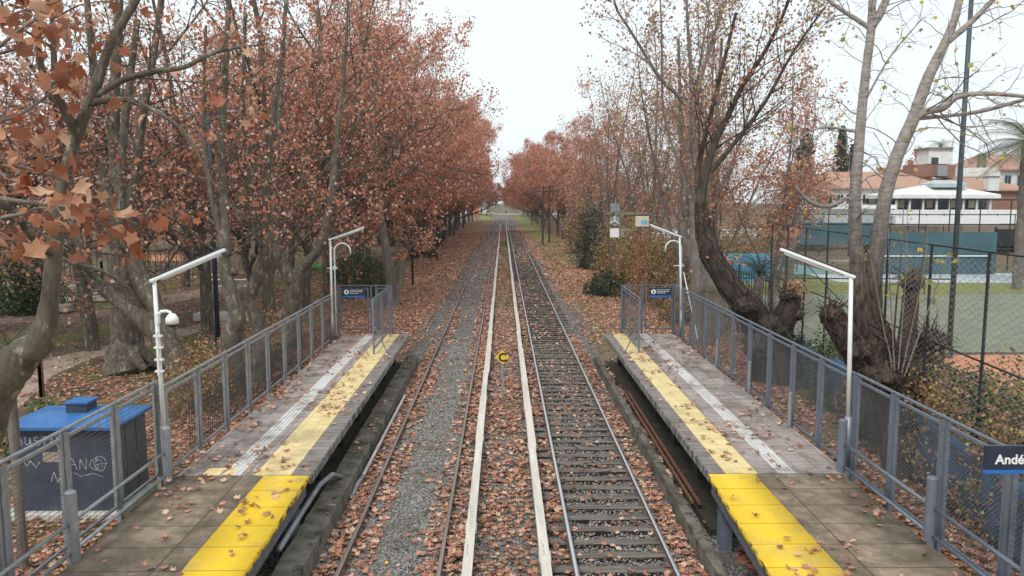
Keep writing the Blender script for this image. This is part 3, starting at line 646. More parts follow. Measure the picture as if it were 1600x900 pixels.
# ------------------------------------------------------------------ platforms
PZ = 1.21
def platform_far(s, label):
    """s=-1 left, +1 right; measured x of the strips on each side"""
    t = empty('platform', (s*5.0, 14.1, 0), label, 'platform', 'platforms')
    ed, y1, y2, wa, wb, out = (3.60,3.97,4.64,4.90,5.24,6.08) if s < 0 else (3.88,4.17,4.78,5.16,5.50,6.50)
    Y0, Y1 = 0.03, 15.4; p = []
    def strip(nm, a, b, z0, z1, m, ya=Y0, yb=Y1):
        x0, x1 = sorted((s*a-s*5.0, s*b-s*5.0)); q = MB(); q.box(x0, x1, ya, yb, z0, z1); return q.build(nm, M[m], t)
    strip('deck', y2, out, PZ-.16, PZ, 'paver')
    strip('edge_course', ed, y1, PZ-.16, PZ, 'edge_brick'); 
    strip('yellow_tactile_strip', y1, y2, PZ-.16, PZ+.006, 'yellow_tile')
    strip('edge_face', ed-.018, ed-.001, PZ-.17, PZ-.012, 'slab_side')
    w = (wb-wa)/4
    for i in range(4): strip('white_guide_strip', wa+i*w+.006, wa+(i+1)*w-.006, PZ, PZ+.008, 'white_tile')
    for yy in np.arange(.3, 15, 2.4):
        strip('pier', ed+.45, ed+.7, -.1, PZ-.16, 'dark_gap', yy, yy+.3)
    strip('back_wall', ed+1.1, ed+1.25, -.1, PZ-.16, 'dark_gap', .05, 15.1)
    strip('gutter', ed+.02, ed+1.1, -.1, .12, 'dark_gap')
    return t
pfl = platform_far(-1, 'far section of the left platform, grey pavers with pale yellow tactile strip')
pfr = platform_far(1, 'far section of the right platform, grey pavers with pale yellow tactile strip')
# small yellow tiles at the start of the left guide strip
m = MB(); m.box(-.62,-.30,.03,.42,PZ,PZ+.009); m.box(-.24,-.05,.03,.42,PZ,PZ+.009); m.build('yellow_tile_pair', M['yellow_tile'], pfl)

def platform_near(s, label):
    t = empty('platform', (s*5.0, 14.1, 0), label, 'platform', 'platforms')
    # the edge tapers towards the track nearer the bridge
    if s < 0: e = lambda y: 3.62-.012*(14.1-y); yl = 4.46; out = 6.12
    else: e = lambda y: 3.84-.045*(14.1-y); yl = 4.70; out = 6.35
    ys = list(np.linspace(14.1, 5.6, 60)); rs = np.random.RandomState(7+s)
    X = lambda a: s*a - s*5.0
    def strip(nm, fa, fb, z0, z1, m, jag=0, ja2=0):
        V = []; F = []
        for y in ys:
            a = fa(y)+rs.normal(0,1)*jag; b = fb(y)+rs.normal(0,1)*ja2
            V += [(X(a),y-14.1,z0),(X(b),y-14.1,z0),(X(b),y-14.1,z1),(X(a),y-14.1,z1)]
        for i in range(len(ys)-1):
            for j in range(4): F.append((i*4+j, i*4+(j+1)%4, (i+1)*4+(j+1)%4, (i+1)*4+j))
        F.append((0,1,2,3)); F.append(tuple((len(ys)-1)*4+3-j for j in range(4)))
        me = np_mesh(nm, V, [np.array(F)], M[m]); return link_obj(nm, me, t)
    strip('slab', lambda y: yl-.02, lambda y: out, PZ-.13, PZ-.002, 'slab_l' if s < 0 else 'slab_r')
    strip('slab_edge', lambda y: e(y)+.02, lambda y: yl-.021, PZ-.13, PZ-.003, 'slab_l')
    strip('yellow_edge_paint', e, lambda y: yl, PZ-.0015, PZ+.004, 'yellow_paint', .006, .004)
    strip('chipped_edge', lambda y: e(y)-.004, lambda y: e(y)+.019, PZ-.10, PZ-.004, 'yellow_edge', .007)
    q = MB(); bw = .05
    a0 = Vector((X(e(14.1)+.07), -.1, PZ-.24)); a1 = Vector((X(e(6)+.05), -8.5, PZ-.24)); q.bar(a0, a1, .06, .2); q.build('edge_beam', M['steel_dark'], t)
    q = MB(); b0 = a0+Vector((s*.16,0,-.12)); b1 = a1+Vector((s*.16,0,-.12)); q.tube([b0,b1], .04, 8); q.build('pipe', M['galv'], t)
    for yy in (-.35, -4.3, -8):
        q = MB(); x = X(e(14.1+yy)+.22); q.box(x-.11,x+.11,yy-.02,yy,-.1,PZ-.14); q.box(x-.11,x+.11,yy-.22,yy-.2,-.1,PZ-.14); q.box(x-.012,x+.012,yy-.2,yy-.02,-.1,PZ-.14); q.build('steel_column', M['steel_blue'], t)
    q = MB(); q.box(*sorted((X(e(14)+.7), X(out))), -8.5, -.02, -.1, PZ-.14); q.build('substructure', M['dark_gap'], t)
    return t
platform_near(-1, 'near section of the left platform, brown slabs with bright yellow painted edge')
platform_near(1, 'near section of the right platform, brown slabs with bright yellow painted edge')

def plinth(name, pts, w, h, label):
    """low kerb wall between platform and track, weathered"""
    rs = np.random.RandomState(4); V = []; F = []; n = 90
    P = [Vector(p) for p in pts]
    for i in range(n+1):
        t = i/n*(len(P)-1); k = min(int(t), len(P)-2); p = P[k].lerp(P[k+1], t-k); q = rs.normal(0,.008,4); hh = h*(1+rs.normal(0,.03))
        V += [(p.x+q[0],p.y,-.12),(p.x+w+q[1],p.y,-.12),(p.x+w+q[2],p.y,hh),(p.x+w*.5,p.y,hh+q[0]),(p.x+q[3],p.y,hh)]
    for i in range(n):
        for j in range(5): F.append((i*5+j, (i+1)*5+j, (i+1)*5+(j+1)%5, i*5+(j+1)%5))
    me = bpy.data.meshes.new(name); me.from_pydata(V, [], F+[tuple(range(5)), tuple(n*5+4-j for j in range(5))]); me.materials.append(M['plinth']); me.update()
    return tag(link_obj(name, me), label, 'kerb wall', 'low walls beside the tracks')
plinth('concrete_plinth', [(-3.72,8),(-3.72,29.6)], .46, .36, 'low mossy concrete wall running below the left platform edge')
plinth('concrete_plinth', [(3.42,8),(3.50,29.6)], .17, .34, 'narrow dark concrete wall running below the right platform edge')
for i, (x0, z) in enumerate([(3.78,.30),(3.92,.28)]):
    q = MB(); q.bar((x0,15,z),(x0+.02,24,z),.05,.06); tag(q.build('trough_rail', M['rust']), ['rusty strip in the gutter nearest the right track','rusty strip in the gutter tucked under the right platform'][i], 'strip', 'rusty strips in the gutter')
q = MB(); q.bar((-3.16,16.9,.14),(-3.12,24.3,.14),.06,.05); tag(q.build('cable_duct', M['concrete_pale']), 'thin pale cable duct lying along the foot of the left low wall', 'duct')
q = MB(); q.tube([(-3.75,12.5,.52),(-3.74,14.0,.56),(-3.70,15.2,.62),(-3.6,15.9,.58),(-3.48,16.2,.42)], .055, 10); q.tube([(-3.22,16.0,.05),(-3.2,16.5,.13),(-3.14,17.0,.15)], .05, 10)
tag(q.build('drain_pipe', M['galv'], smooth=True), 'grey bent pipe lying over the low wall under the left platform edge', 'pipe')

# ------------------------------------------------------------------ fences
def zigzag_mesh(name, w, h, cw, ch, wire, m):
    """expanded metal: zigzag strands across, in the xz plane"""
    V = []; F = []; nx = int(w/cw)*2; nz = int(h/ch)
    for r in range(nz+1):
        s = (r % 2)
        n0 = len(V)
        for i in range(nx+1):
            x = w*i/nx; z = r*h/nz + (ch*.5 if (i+s) % 2 else -ch*.5)*.98; z = min(max(z, 0), h)
            V += [(x,0,z-wire/2),(x,0,z+wire/2)]
        F += [(n0+2*i, n0+2*i+2, n0+2*i+3, n0+2*i+1) for i in range(nx)]
    return np_mesh(name, V, [np.array(F)], M[m])
def grid_mesh(name, w, h, gx, gz, wire, m):
    q = MB()
    x = gx/2
    while x < w: q.quad((x-wire/2,0,0),(x+wire/2,0,0),(x+wire/2,0,h+.05),(x-wire/2,0,h+.05)); x += gx
    z = gz/2
    while z < h: q.quad((0,.004,z-wire/2),(w,.004,z-wire/2),(w,.004,z+wire/2),(0,.004,z+wire/2)); z += gz
    me = bpy.data.meshes.new(name); me.from_pydata(q.v, [], q.f); me.materials.append(M[m]); me.update(); return me
def fence_run(name, X, ys, z0, z1, label, meshdata, frame, side, top_round=False, foot=.25):
    """fence along y at x=X; ys post positions near to far"""
    t = empty(name, (X, ys[0], 0), label, 'fence', 'platform fences'); 
    q = MB()
    if top_round: q.tube([(0,0,z1),(0,ys[-1]-ys[0],z1)], .028, 8)
    else: q.bar((0,0,z1),(0,ys[-1]-ys[0],z1), .05, .04)
    q.build('top_rail', M[frame], t)
    pq = MB(); pq.box(-.035,.035,-.045,.045,-.1-foot,z1-.03); post_me = pq.build('post', M[frame], t).data
    for k, y in enumerate(ys):
        if k: o = link_obj('post', post_me, t); o.location = (0, y-ys[0], 0)
    for k in range(len(ys)-1):
        a = ys[k]-ys[0]+.07; w = ys[k+1]-ys[k]-.14
        f = MB(); f.box(-.022,.022,a,a+.055,z0,z1-.06); f.box(-.022,.022,a+w-.055,a+w,z0,z1-.06); f.box(-.022,.022,a+.056,a+w-.056,z0,z0+.045); f.box(-.022,.022,a+.056,a+w-.056,z1-.14,z1-.095)
        f.build('panel_frame', M[frame], t)
        o = link_obj('wire_mesh', meshdata, t); o.rotation_euler = (0,0,math.pi/2); o.location = (-.004*side, a+.03, z0+.02); o.scale = ((w-.06)/1.4, 1, (z1-z0-.14)/1.5)
    return t
EXP = zigzag_mesh('wire_mesh', 1.4, 1.5, .075, .032, .0125, 'mesh_wire')
EXPR = zigzag_mesh('wire_mesh', 1.4, 1.5, .075, .032, .0115, 'mesh_rusty')
GRID = grid_mesh('wire_mesh', 1.4, 1.5, .28, .065, .009, 'mesh_rusty')
ysL = [14.28+1.6*i for i in range(10)]
fence_run('mesh_fence', -6.32, ysL, PZ+.0, PZ+1.66, 'rusty edged grey mesh fence along the far left platform', EXPR, 'galv', -1)
fence_run('mesh_fence', -6.52, [6.97, 8.44, 9.85, 11.32, 12.84, 14.41], PZ-.06, PZ+1.72, 'grey wire grid fence in front of the blue roofed cabinet', GRID, 'galv', -1, True)
ysR = [14.41+1.57*i for i in range(11)]
fence_run('mesh_fence', 6.66, ysR, PZ-.02, PZ+1.84, 'blue grey expanded metal fence along the far right platform', EXP, 'steel_blue', 1, True)
fence_run('mesh_fence', 6.68, [6.71, 8.28, 9.85, 11.42, 12.94, 14.37], PZ-.06, PZ+1.84, 'blue grey expanded metal fence beside the near right platform, with the black sign', EXP, 'steel_blue', 1, True)

def guard(s, label, X, ys, m):
    t = empty('guard_rail', (X, ys[1], 0), label, 'guard rail', 'tubular guard rails')
    for y in ys:
        q = MB(); q.tube([(0,y-ys[1],.9),(0,y-ys[1],PZ+1.0)], .078, 14); q.tube([(0,y-ys[1],PZ+1.0),(0,y-ys[1],PZ+1.02)], [.078,.06], 14); q.build('bollard', M[m], t, smooth=False)
    for h in (.12, .55):
        for a, b in zip(ys[:-1], ys[1:]):
            q = MB(); q.tube([(s*.03,a-ys[1]+.07,PZ+h),(s*.03,b-ys[1]-.07,PZ+h)], .03, 10); q.build('rail', M[m], t, smooth=True)
guard(-1, 'grey tube guard rail on bollards along the near left platform', -6.12, [7.63, 10.71, 13.85], 'galv')
guard(1, 'blue grey tube guard rail on bollards along the near right platform', 6.38, [7.83, 11.14, 14.21], 'steel_blue')
for i, (x, yb, yt) in enumerate([(1120,570,516),(1170,612,548),(1233,668,592)]):
    p = at_z(x, yb, PZ); h = (yb-yt)/F_PX*p.y
    q = MB(); q.tube([(0,0,0),(0,0,h)], .045, 10); o = q.build('short_post', M['galv'], loc=(p.x, p.y, PZ-.25)); tag(o, ['short grey post at the far part of the right platform fence','short grey post in the middle of the right platform fence line','short grey post nearest the camera beside the right platform fence'][i], 'post', 'short posts by the right fence')

def end_gate(s, label, label2):
    y = 29.8; x0, x1 = (4.62, 6.62) if s > 0 else (-6.32, -4.28)
    t = empty('platform_gate', (x0, y, PZ), label, 'gate', 'platform end gates'); W = x1-x0
    leaf0, leaf1 = (.86, W-.08) if s > 0 else (.06, 1.16)
    q = MB(); q.box(0, W, -.02, .02, 1.82, 1.86); q.build('lintel', M['steel_dark'], t)
    for x in ((0, .74, W) if s > 0 else (0, 1.26, 1.44, W)):
        q = MB(); q.box(x-.03,x+.03,-.03,.03,-.3,1.819); q.build('post', M['steel_dark'], t)
    f = MB(); f.box(leaf0,leaf0+.05,-.015,.015,.12,1.75); f.box(leaf1-.05,leaf1,-.015,.015,.12,1.75); f.box(leaf0+.051,leaf1-.051,-.015,.015,.12,.17); f.box(leaf0+.051,leaf1-.051,-.015,.015,1.70,1.75); f.box(leaf0-.06, leaf0+.0, -.03,.03,.8,.95)
    f.build('gate_leaf', M['steel_dark'], t)
    o = link_obj('wire_mesh', GRID, t); o.location = (leaf0+.04, 0, .15); o.scale = ((leaf1-leaf0-.08)/1.4, 1, 1.02)
    a, b = (.05, .70) if s > 0 else (1.48, W-.05)
    f = MB(); f.box(a,a+.04,-.015,.015,.12,1.75); f.box(b-.04,b,-.015,.015,.12,1.75); f.box(a+.041,b-.041,-.015,.015,.12,.16); f.box(a+.041,b-.041,-.015,.015,1.71,1.75); f.build('side_panel_frame', M['steel_dark'], t)
    o = link_obj('wire_mesh', GRID, t); o.location = (a+.02, 0, .14); o.scale = ((b-a-.04)/1.4, 1, 1.02)
    # no-entry sign hung on the gate: a thing of its own
    sx0 = leaf0+.14 if s > 0 else leaf0+.10; sw = .86; zz = PZ+1.38
    sg = empty('notice_sign', (x0+sx0, y-.03, zz), label2, 'sign', 'gate notices')
    q = MB(); q.box(0,sw,-.02,0,.07,.36); q.build('board', M['navy'], sg); q = MB(); q.box(0,sw,-.0205,0,0,.069); q.build('blue_band', M['sign_blue'], sg)
    q = MB(); c = (.16,.215); n = 20
    q.poly([(c[0]+.095*math.cos(2*math.pi*i/n), -.023, c[1]+.095*math.sin(2*math.pi*i/n)) for i in range(n)]); q.build('white_disc', M['white'], sg)
    q = MB(); q.poly([(c[0]+.017*math.cos(2*math.pi*i/12), -.026, c[1]+.055+.017*math.sin(2*math.pi*i/12)) for i in range(12)])
    q.poly([(c[0]+a_, -.026, c[1]+b_) for a_, b_ in [(-.028,.03),(-.03,-.02),(-.018,-.02),(-.018,-.07),(.018,-.07),(.018,-.02),(.03,-.02),(.028,.03)]]); q.build('walker_symbol', M['black'], sg)
    q = MB(); r = random.Random(3)
    for k, (z, w) in enumerate([(.275,.54),(.215,.50),(.155,.34)]):
        x = .29
        while x < .29+w-.03: l = r.uniform(.02,.055); q.quad((x,-.023,z),(x+l,-.023,z),(x+l,-.023,z+.022),(x,-.023,z+.022)); x += l+.012
    q.build('lettering', M['white'], sg)
    # wing panel along the edge with braces
    wx, ya, yb = (4.55, 25.75, 29.7) if s > 0 else (-4.30, 25.6, 29.3)
    t = empty('wing_panel', (wx, ya, PZ), 'dark mesh wing panel standing on the yellow strip at the end of the %s platform' % ('right' if s > 0 else 'left'), 'barrier', 'wing panels'); L = yb-ya
    for yy in (0, L/2, L): q = MB(); q.box(-.03,.03,yy-.03,yy+.03,0 if yy != L/2 else .15,1.86); q.build('post', M['steel_blue'], t)
    q = MB(); q.box(-.02,.02,.031,L-.031,1.82,1.86); q.box(-.015,.015,.031,L-.031,1.70,1.73); q.box(-.02,.02,.031,L-.031,.16,.20); q.build('frame', M['steel_blue'], t)
    for yy in (0, L/2):
        o = link_obj('wire_mesh', EXP, t); o.rotation_euler = (0,0,math.pi/2); o.location = (0, yy+.03, .2); o.scale = ((L/2-.06)/1.4, 1, 1.0)
    for yy in (0, L):
        q = MB(); q.bar((-s*.01,yy,1.0 if yy == 0 else .8),(-s*.48,yy-.02,.0),.03); q.build('brace', M['steel_blue'], t)
end_gate(-1, 'dark steel gate closing the far end of the left platform', 'small navy notice with white disc on the left platform gate')
end_gate(1, 'dark steel gate closing the far end of the right platform', 'small navy notice with white disc on the right platform gate')

# platform name sign at the right edge of the picture
def text_mesh(body, size, m, extrude=.002, offset=.0):
    c = bpy.data.curves.new('lettering', 'FONT'); c.body = body; c.size = size; c.extrude = extrude; c.offset = offset
    o = bpy.data.objects.new('tmp', c); col.objects.link(o); dg = bpy.context.evaluated_depsgraph_get()
    me = bpy.data.meshes.new_from_object(o.evaluated_get(dg)); bpy.data.objects.remove(o); me.materials.clear(); me.materials.append(m); return me
dS = 8.8
a = at_d(1541, 697, dS); b = at_d(1538, 740, dS); H_ = a.z-b.z
sg = empty('platform_sign', (a.x, dS, b.z), 'black platform sign with white lettering and blue band on the right fence', 'sign')
q = MB(); q.box(0,1.25,0,.04,.045,H_); q.build('board', M['navy'], sg); q = MB(); q.box(.58,.66,.041,.10,PZ-b.z,H_); q.build('sign_post', M['steel_blue'], sg); q = MB(); q.box(0,1.25,-.001,.04,0,.0445); q.build('blue_band', M['sign_blue'], sg)
me = text_mesh('Andén', .158, M['white'], offset=.004); o = link_obj('lettering', me, sg); o.rotation_euler = (math.pi/2,0,0); o.location = (.118, -.003, .118); o.scale = (1,1,1)

# ------------------------------------------------------------------ platform lamps
def lamp(label, foot, zb, top, tip, r, extras=None):
    """foot, top and tip are world points; a tube lamp arm on a thin post"""
    t = empty('platform_lamp', (foot[0], foot[1], zb), label, 'lamp', 'platform lamps'); o = Vector((foot[0], foot[1], zb))
    top = Vector(top)-o; tip = Vector(tip)-o
    q = MB(); q.tube([(0,0,0),(0,0,1.0)], r*1.5, 12); q.build('base_sleeve', M['galv'], t, smooth=True)
    q = MB(); q.tube([(0,0,.9), top], [r, r*.85], 10); q.build('pole', M['white_paint'], t, smooth=True)
    d = (tip-top).normalized(); up = Vector((0,0,1)); s = d.cross(up).normalized(); n = s.cross(d)
    q = MB(); q.bar(top-d*.08, tip, .11, .05); q.build('lamp_housing', M['white_paint'], t, bevel=.008)
    q = MB(); q.tube([top+d*.12-n*.05, tip-d*.1-n*.05], .022, 8); q.build('lamp_tube', M['white'], t, smooth=True)
    q = MB(); q.tube([top+n*.05+d*.0, tip+n*.05+d*.08], .012, 6); q.build('cable', M['black'], t)
    for k in (.1,.35,.6,.85): pass
    return t
# near left
p0 = at_d(258, 700, 14.0); tp = at_d(241, 437, 14.0); ti = at_d(351, 390, 14.9)
lamp('white tube lamp on a thin post at the near left platform, with a camera', (p0.x, 14.0), PZ, tp, ti, .042)
t = empty('surveillance_camera', at_d(243, 492, 13.95), 'white dome camera hanging from a curved arm on the near left lamp post', 'camera')
q = MB(); q.tube([(.05,0,.0),(.10,0,.06),(.2,0,.07),(.26,0,.05),(.29,0,.0)], .028, 8); q.box(.0,.06,-.05,.05,-.16,.04); q.build('arm', M['white'], t, smooth=False)
q = MB(); q.tube([(.29,0,.02),(.29,0,-.02),(.29,0,-.06),(.29,0,-.16)], [.05,.085,.11,.115], 14); q.build('housing', M['white'], t, smooth=True)
q = MB(); q.ball((.29,0,-.165), .09, 12, .8); q.build('dome', M['glass_dark'], t, smooth=True)
q = MB()
for k, (dy) in enumerate([525,543,562,580]):
    z = at_d(243, dy, 13.95).z - at_d(243, 492, 13.95).z; q.box(-.05,.10,-.04,.04,z-.018,z+.018)
q.box(.0,.04,-.05,-.02,-1.1,-.3); q.build('cable_clamp', M['white_paint'], t, bevel=.004)
# near right
p0 = at_d(1322, 700, 14.45); tp = at_d(1330, 431, 14.45); ti = at_d(1219, 389, 15.0)
lamp('white tube lamp on a tall post at the near right platform fence', (p0.x+.02, 14.45), PZ, tp, ti, .045)
# far left
p0 = at_z(521, 530, PZ); tp = at_d(516, 374, p0.y); ti = at_d(569, 355, p0.y+.3)
lamp('white tube lamp at the far end of the left platform', (p0.x+.02, p0.y-.2), PZ, tp, ti, .04)
p0 = at_z(1062, 525, PZ); tp = at_d(1062, 369, p0.y); ti = at_d(1016, 351, p0.y+.3)
lamp('white tube lamp at the far end of the right platform', (p0.x, p0.y-.2), PZ, tp, ti, .04)
def crook(label, px_, py_, d, sgn, zfoot, ex=None):
    p = at_d(px_, py_, d); rr = .30
    t = empty('crook_pipe', (p.x, d, zfoot), label, 'pipe', 'bent white conduits'); h = p.z-zfoot
    pts = [(0,0,0),(0,0,h-rr)]+[(sgn*(rr-rr*math.cos(a)),0,h-rr+rr*math.sin(a)) for a in np.linspace(.2,2.9,9)]+[(sgn*2*rr,0,h-rr-.12)]
    q = MB(); q.tube(pts, .03, 8); q.build('pipe', M['white_paint'], t, smooth=True)
    q = MB(); q.box(-.28,.12,-.02,.02,h-.95,h-.92); q.box(-.06,.06,-.05,.05,h-.99,h-.86); q.build('bracket', M['white_paint'], t); return t
crook('white shepherd crook pipe beside the far left lamp', 522, 380, 29.2, 1, PZ)
crook('white shepherd crook pipe beside the far right lamp', 1065, 376, 29.2, -1, PZ)
q = MB(); a = at_d(1068,425,29.3); b = at_d(1090,530,28.0); q.bar(a, b, .035); tag(q.build('stay_wire', M['white_paint']), 'pale slanting stay beside the far right lamp post', 'stay')

# ------------------------------------------------------------------ C board between the tracks
p = at_z(785, 622, -.03); dC = p.y
t = empty('trackside_sign', (p.x, dC, -.05), 'yellow diamond board with a black C on a grey post between the tracks', 'sign')
zc = at_d(787, 558, dC).z + .05; r = .235
q = MB(); q.box(-.035,.035,0,.05,0,zc-.18); q.build('post', M['galv'], t)
q = MB(); 
poly = [(r,0),(0,r),(-r,0),(0,-r)]
q._add([(a,-.012,zc+b) for a,b in poly]+[(a,.0,zc+b) for a,b in poly], [(0,1,2,3),(7,6,5,4)]+[(i,4+i,4+(i+1)%4,(i+1)%4) for i in range(4)]); q.build('board', M['yellow_sign'], t)
me = text_mesh('C', .38, M['black'], offset=.012); o = link_obj('lettering', me, t); o.rotation_euler = (math.pi/2,0,0); o.location = (-.128,-.017,zc-.132)
p = at_z(604, 881, .03); q = MB(); q.ball((0,0,0), .035, 12, .85); tag(q.build('lemon', M['yellow_sign'], smooth=True, loc=(p.x,p.y,.05)), 'yellow lemon lying in the gravel of the left track', 'fruit')

# ------------------------------------------------------------------ blue roofed cabinet
t = empty('electrical_cabinet', (-9.80, 15.2, 0), 'dark graffitied metal cabinet with blue roof behind the left fence', 'cabinet')
Wc, Dc, Hc = 2.0, 1.42, 1.80
q = MB(); q.box(-.18,Wc+.12,-.15,Dc+.12,-.1,.10); q.build('base_slab', M['concrete_pale'], t, bevel=.02)
q = MB(); q.box(0,Wc,0,Dc,.10,Hc); q.build('body', M['cab'], t, bevel=.01)
q = MB(); a = .14; V = [(-a,-a,Hc),(Wc+a,-a,Hc),(Wc+a,Dc+a,Hc),(-a,Dc+a,Hc),(-a,-a,Hc+.06),(Wc+a,-a,Hc+.06),(Wc+a,Dc+a,Hc+.06),(-a,Dc+a,Hc+.06),(Wc*.25,Dc*.4,Hc+.22),(Wc*.75,Dc*.4,Hc+.22),(Wc*.75,Dc*.6,Hc+.22),(Wc*.25,Dc*.6,Hc+.22)]
q._add(V, [(3,2,1,0),(0,1,5,4),(1,2,6,5),(2,3,7,6),(3,0,4,7),(4,5,9,8),(5,6,10,9),(6,7,11,10),(7,4,8,11),(8,9,10,11)]); q.build('roof', M['roof_blue'], t)
q = MB(); q.box(.88,1.30,.45,.85,Hc+.15,Hc+.38); q.build('roof_vent', M['cab'], t); q = MB(); q.box(.85,1.33,.42,.88,Hc+.381,Hc+.42); q.build('vent_lid', M['roof_blue'], t)
for k in range(3):
    y0 = .06+k*.47; q = MB(); q.box(Wc+.0005,Wc+.02,y0,y0+.43,.18,Hc-.08); d = q.build('door', M['steel_dark'], t)
    q = MB(); q.box(Wc+.021,Wc+.045,y0+.36,y0+.39,.8,1.0); q.build('handle', M['galv'], d)
def stroke(pts, w=.022):
    q = MB()
    for a, b in zip(pts[:-1], pts[1:]):
        d = Vector((b[0]-a[0], 0, b[1]-a[1])); L = d.length
        if L < 1e-4: continue
        d /= L; n = Vector((-d.z, 0, d.x))*w/2; A = Vector((a[0], -.004, a[1])); B = Vector((b[0], -.004, b[1])); q.quad(A-n, B-n, B+n, A+n)
    q.build('graffiti_stroke', M['galv_light'], t)
sc_ = lambda pts, ox, oz, s: [(ox+x*s, oz+z*s) for x, z in pts]
tagA = [[(0,.1),(.1,0),(.2,.05),(.12,.3),(0,.35)],[(.3,.3),(.28,.1),(.35,0),(.45,.1),(.46,.3)],[(.46,.3),(.5,-.05)],[(.75,.3),(.62,.28),(.6,.18),(.78,.14),(.76,.0),(.6,.0)],[(.85,.3),(1.08,.3)],[(.96,.3),(.95,0)],[(1.12,0),(1.2,.3),(1.3,0)],[(1.14,.12),(1.28,.12)],[(1.36,0),(1.36,.3),(1.5,.26),(1.37,.15),(1.54,0)]]
for s_ in tagA: stroke(sc_(s_, .12, 1.46, .58), .014)
an = np.linspace(0, 6.6, 22)
tagB = [[(.0,.0),(.1,.28),(.2,.02)],[(.05,.12),(.18,.13)],[(.26,0),(.28,.26),(.4,0),(.42,.27)],[(.66,.24),(.52,.22),(.48,.1),(.58,0),(.68,.06),(.67,.12),(.58,.11)]]
for s_ in tagB: stroke(sc_(s_, 1.10, .95, .9), .013)
stroke([(1.74+.12*math.cos(a)*(1+.1*math.sin(3*a)), 1.08+.15*math.sin(a)) for a in an], .013); stroke([(1.72+.07*math.cos(a), 1.06+.10*math.sin(a)) for a in an], .012); stroke([(1.60,1.05),(1.9,1.10)], .012); stroke([(1.2,.9),(1.35,.82),(1.6,.88),(1.8,.8)], .011)
stroke([(.2,1.18),(.3,1.02),(.36,1.15),(.47,1.0),(.55,1.12)], .013); stroke([(.75,.70),(.82,.92),(.88,.68),(.97,.9),(1.0,.72),(1.12,.98)], .014)
q = MB(); q.box(.62,1.0,-.006,-.001,1.12,1.32); q.build('faded_sticker', M['paving_pink'], t)

# ------------------------------------------------------------------ mast with antennas on the right
dM = 45.0
b0 = at_z(1001, 470, 0); mx_ = at_d(1002, 350, dM)
t = empty('antenna_mast', (mx_.x, dM, -.06), 'red lattice mast carrying a cream box and small panel antennas', 'mast')
top = at_d(1002, 300, dM).z
q = MB(); w = .28
for a, b in ((-w,-w),(w,-w),(0,w)): q.bar((a,b,0),(a*.7,b*.7,top),.035)
z = .2; k = 0
while z < top-.6:
    P = [(-w,-w),(w,-w),(0,w)]
    for i in range(3): a = P[i]; b = P[(i+1)%3]; q.bar((a[0]*.85,a[1]*.85,z),(b[0]*.85,b[1]*.85,z+.5),.015)
    z += .5
q.build('lattice', M['red_mast'], t)
def rel(x, y, d=dM-.4): return at_d(x, y, d) - Vector((mx_.x, dM, -.06))
q = MB(); a = rel(993, 338); b = rel(1013, 354); q.box(a.x,b.x,a.y-.2,a.y+.15,b.z,a.z); bx = q.build('equipment_box', M['wall_cream'], t, bevel=.02)
q = MB(); a = rel(1001,344); b = rel(1010,350); q.box(a.x,b.x,a.y-.215,a.y-.201,b.z,a.z); q.build('box_label', M['bright_blue'], bx)
q = MB(); q.bar(rel(960,334), rel(1012,333), .06); q.bar(rel(968,360), rel(1010,358), .04); q.bar(rel(961,310), rel(962,362), .05); q.build('arm', M['galv'], t)
q = MB(); a = rel(954,318); b = rel(968,332); q.box(a.x,b.x,a.y-.06,a.y-.0,b.z,a.z); q.build('grid_antenna', M['galv'], t)
q = MB(); a = rel(953,357); b = rel(967,371); q.box(a.x,b.x,a.y-.12,a.y-.04,b.z,a.z); q.build('panel_antenna', M['white'], t, bevel=.02)
q = MB(); c = rel(960,345); q.tube([c+Vector((0,-.1,0)), c+Vector((0,.02,0))], [.29,.16], 18); q.build('dish', M['galv'], t, smooth=False)
q = MB()
for an in (1.57,3.66,5.76): q.bar(c+Vector((0,-.14,0)), c+Vector((.28*math.cos(an),-.12,.28*math.sin(an))), .05)
q.build('dish_spokes', M['white'], t)
# telegraph poles
for i, (x, lb) in enumerate([(848,'left one of two tall thin telegraph poles beside the right track'),(858,'right one of two tall thin telegraph poles beside the right track')]):
    d = 110+i*5; p = at_d(x, 381, d); t = empty('telegraph_pole', (p.x, d, -.06), lb, 'pole', 'telegraph poles')
    h = at_d(x, 289, d).z; q = MB(); q.tube([(0,0,0),(.05,0,h)], [.16,.11], 8); q.build('pole', M['bark_dark'], t)
    for k, zz in enumerate((h-.3, h-.85)): q = MB(); q.bar((-.95,-.14,zz),(.95,-.14,zz),.12); [q.tube([(xx,-.14,zz+.06),(xx,-.14,zz+.25)], .05, 6) for xx in (-.85,-.45,.45,.85)]; q.build('crossarm', M['bark_dark'], t)
for i, (x, yb, yt, nm, lb) in enumerate([(645,447,350,'iron_post','tall rusty rail post standing in the leaves left of the tracks, nearest one'),(683,408,352,'iron_post','rusty rail post in the leaves left of the tracks, second one along'),
     (743,338,318,'iron_post','dark post near the orange hut far down the left side'),(831,352,330,'iron_post','dark post on the far right verge beside the track'),(734,345,325,'iron_post','dark far post left of the orange hut'),
     (66,620,540,'tree_stake','thin brown stake standing in the grass on the far left'),(161,455,408,'iron_post','thin black post in the park near the white blocks')]):
    p = at_z(x, yb, -.06); h = (yb-yt)/F_PX*p.y; q = MB(); q.box(-.06,.06,-.05,.05,0,h); q.box(-.075,.075,-.05,-.03,0,h*.98); o = q.build(nm, M['rust' if i < 2 or i == 5 else 'black'], loc=(p.x,p.y,-.06)); tag(o, lb, 'post')
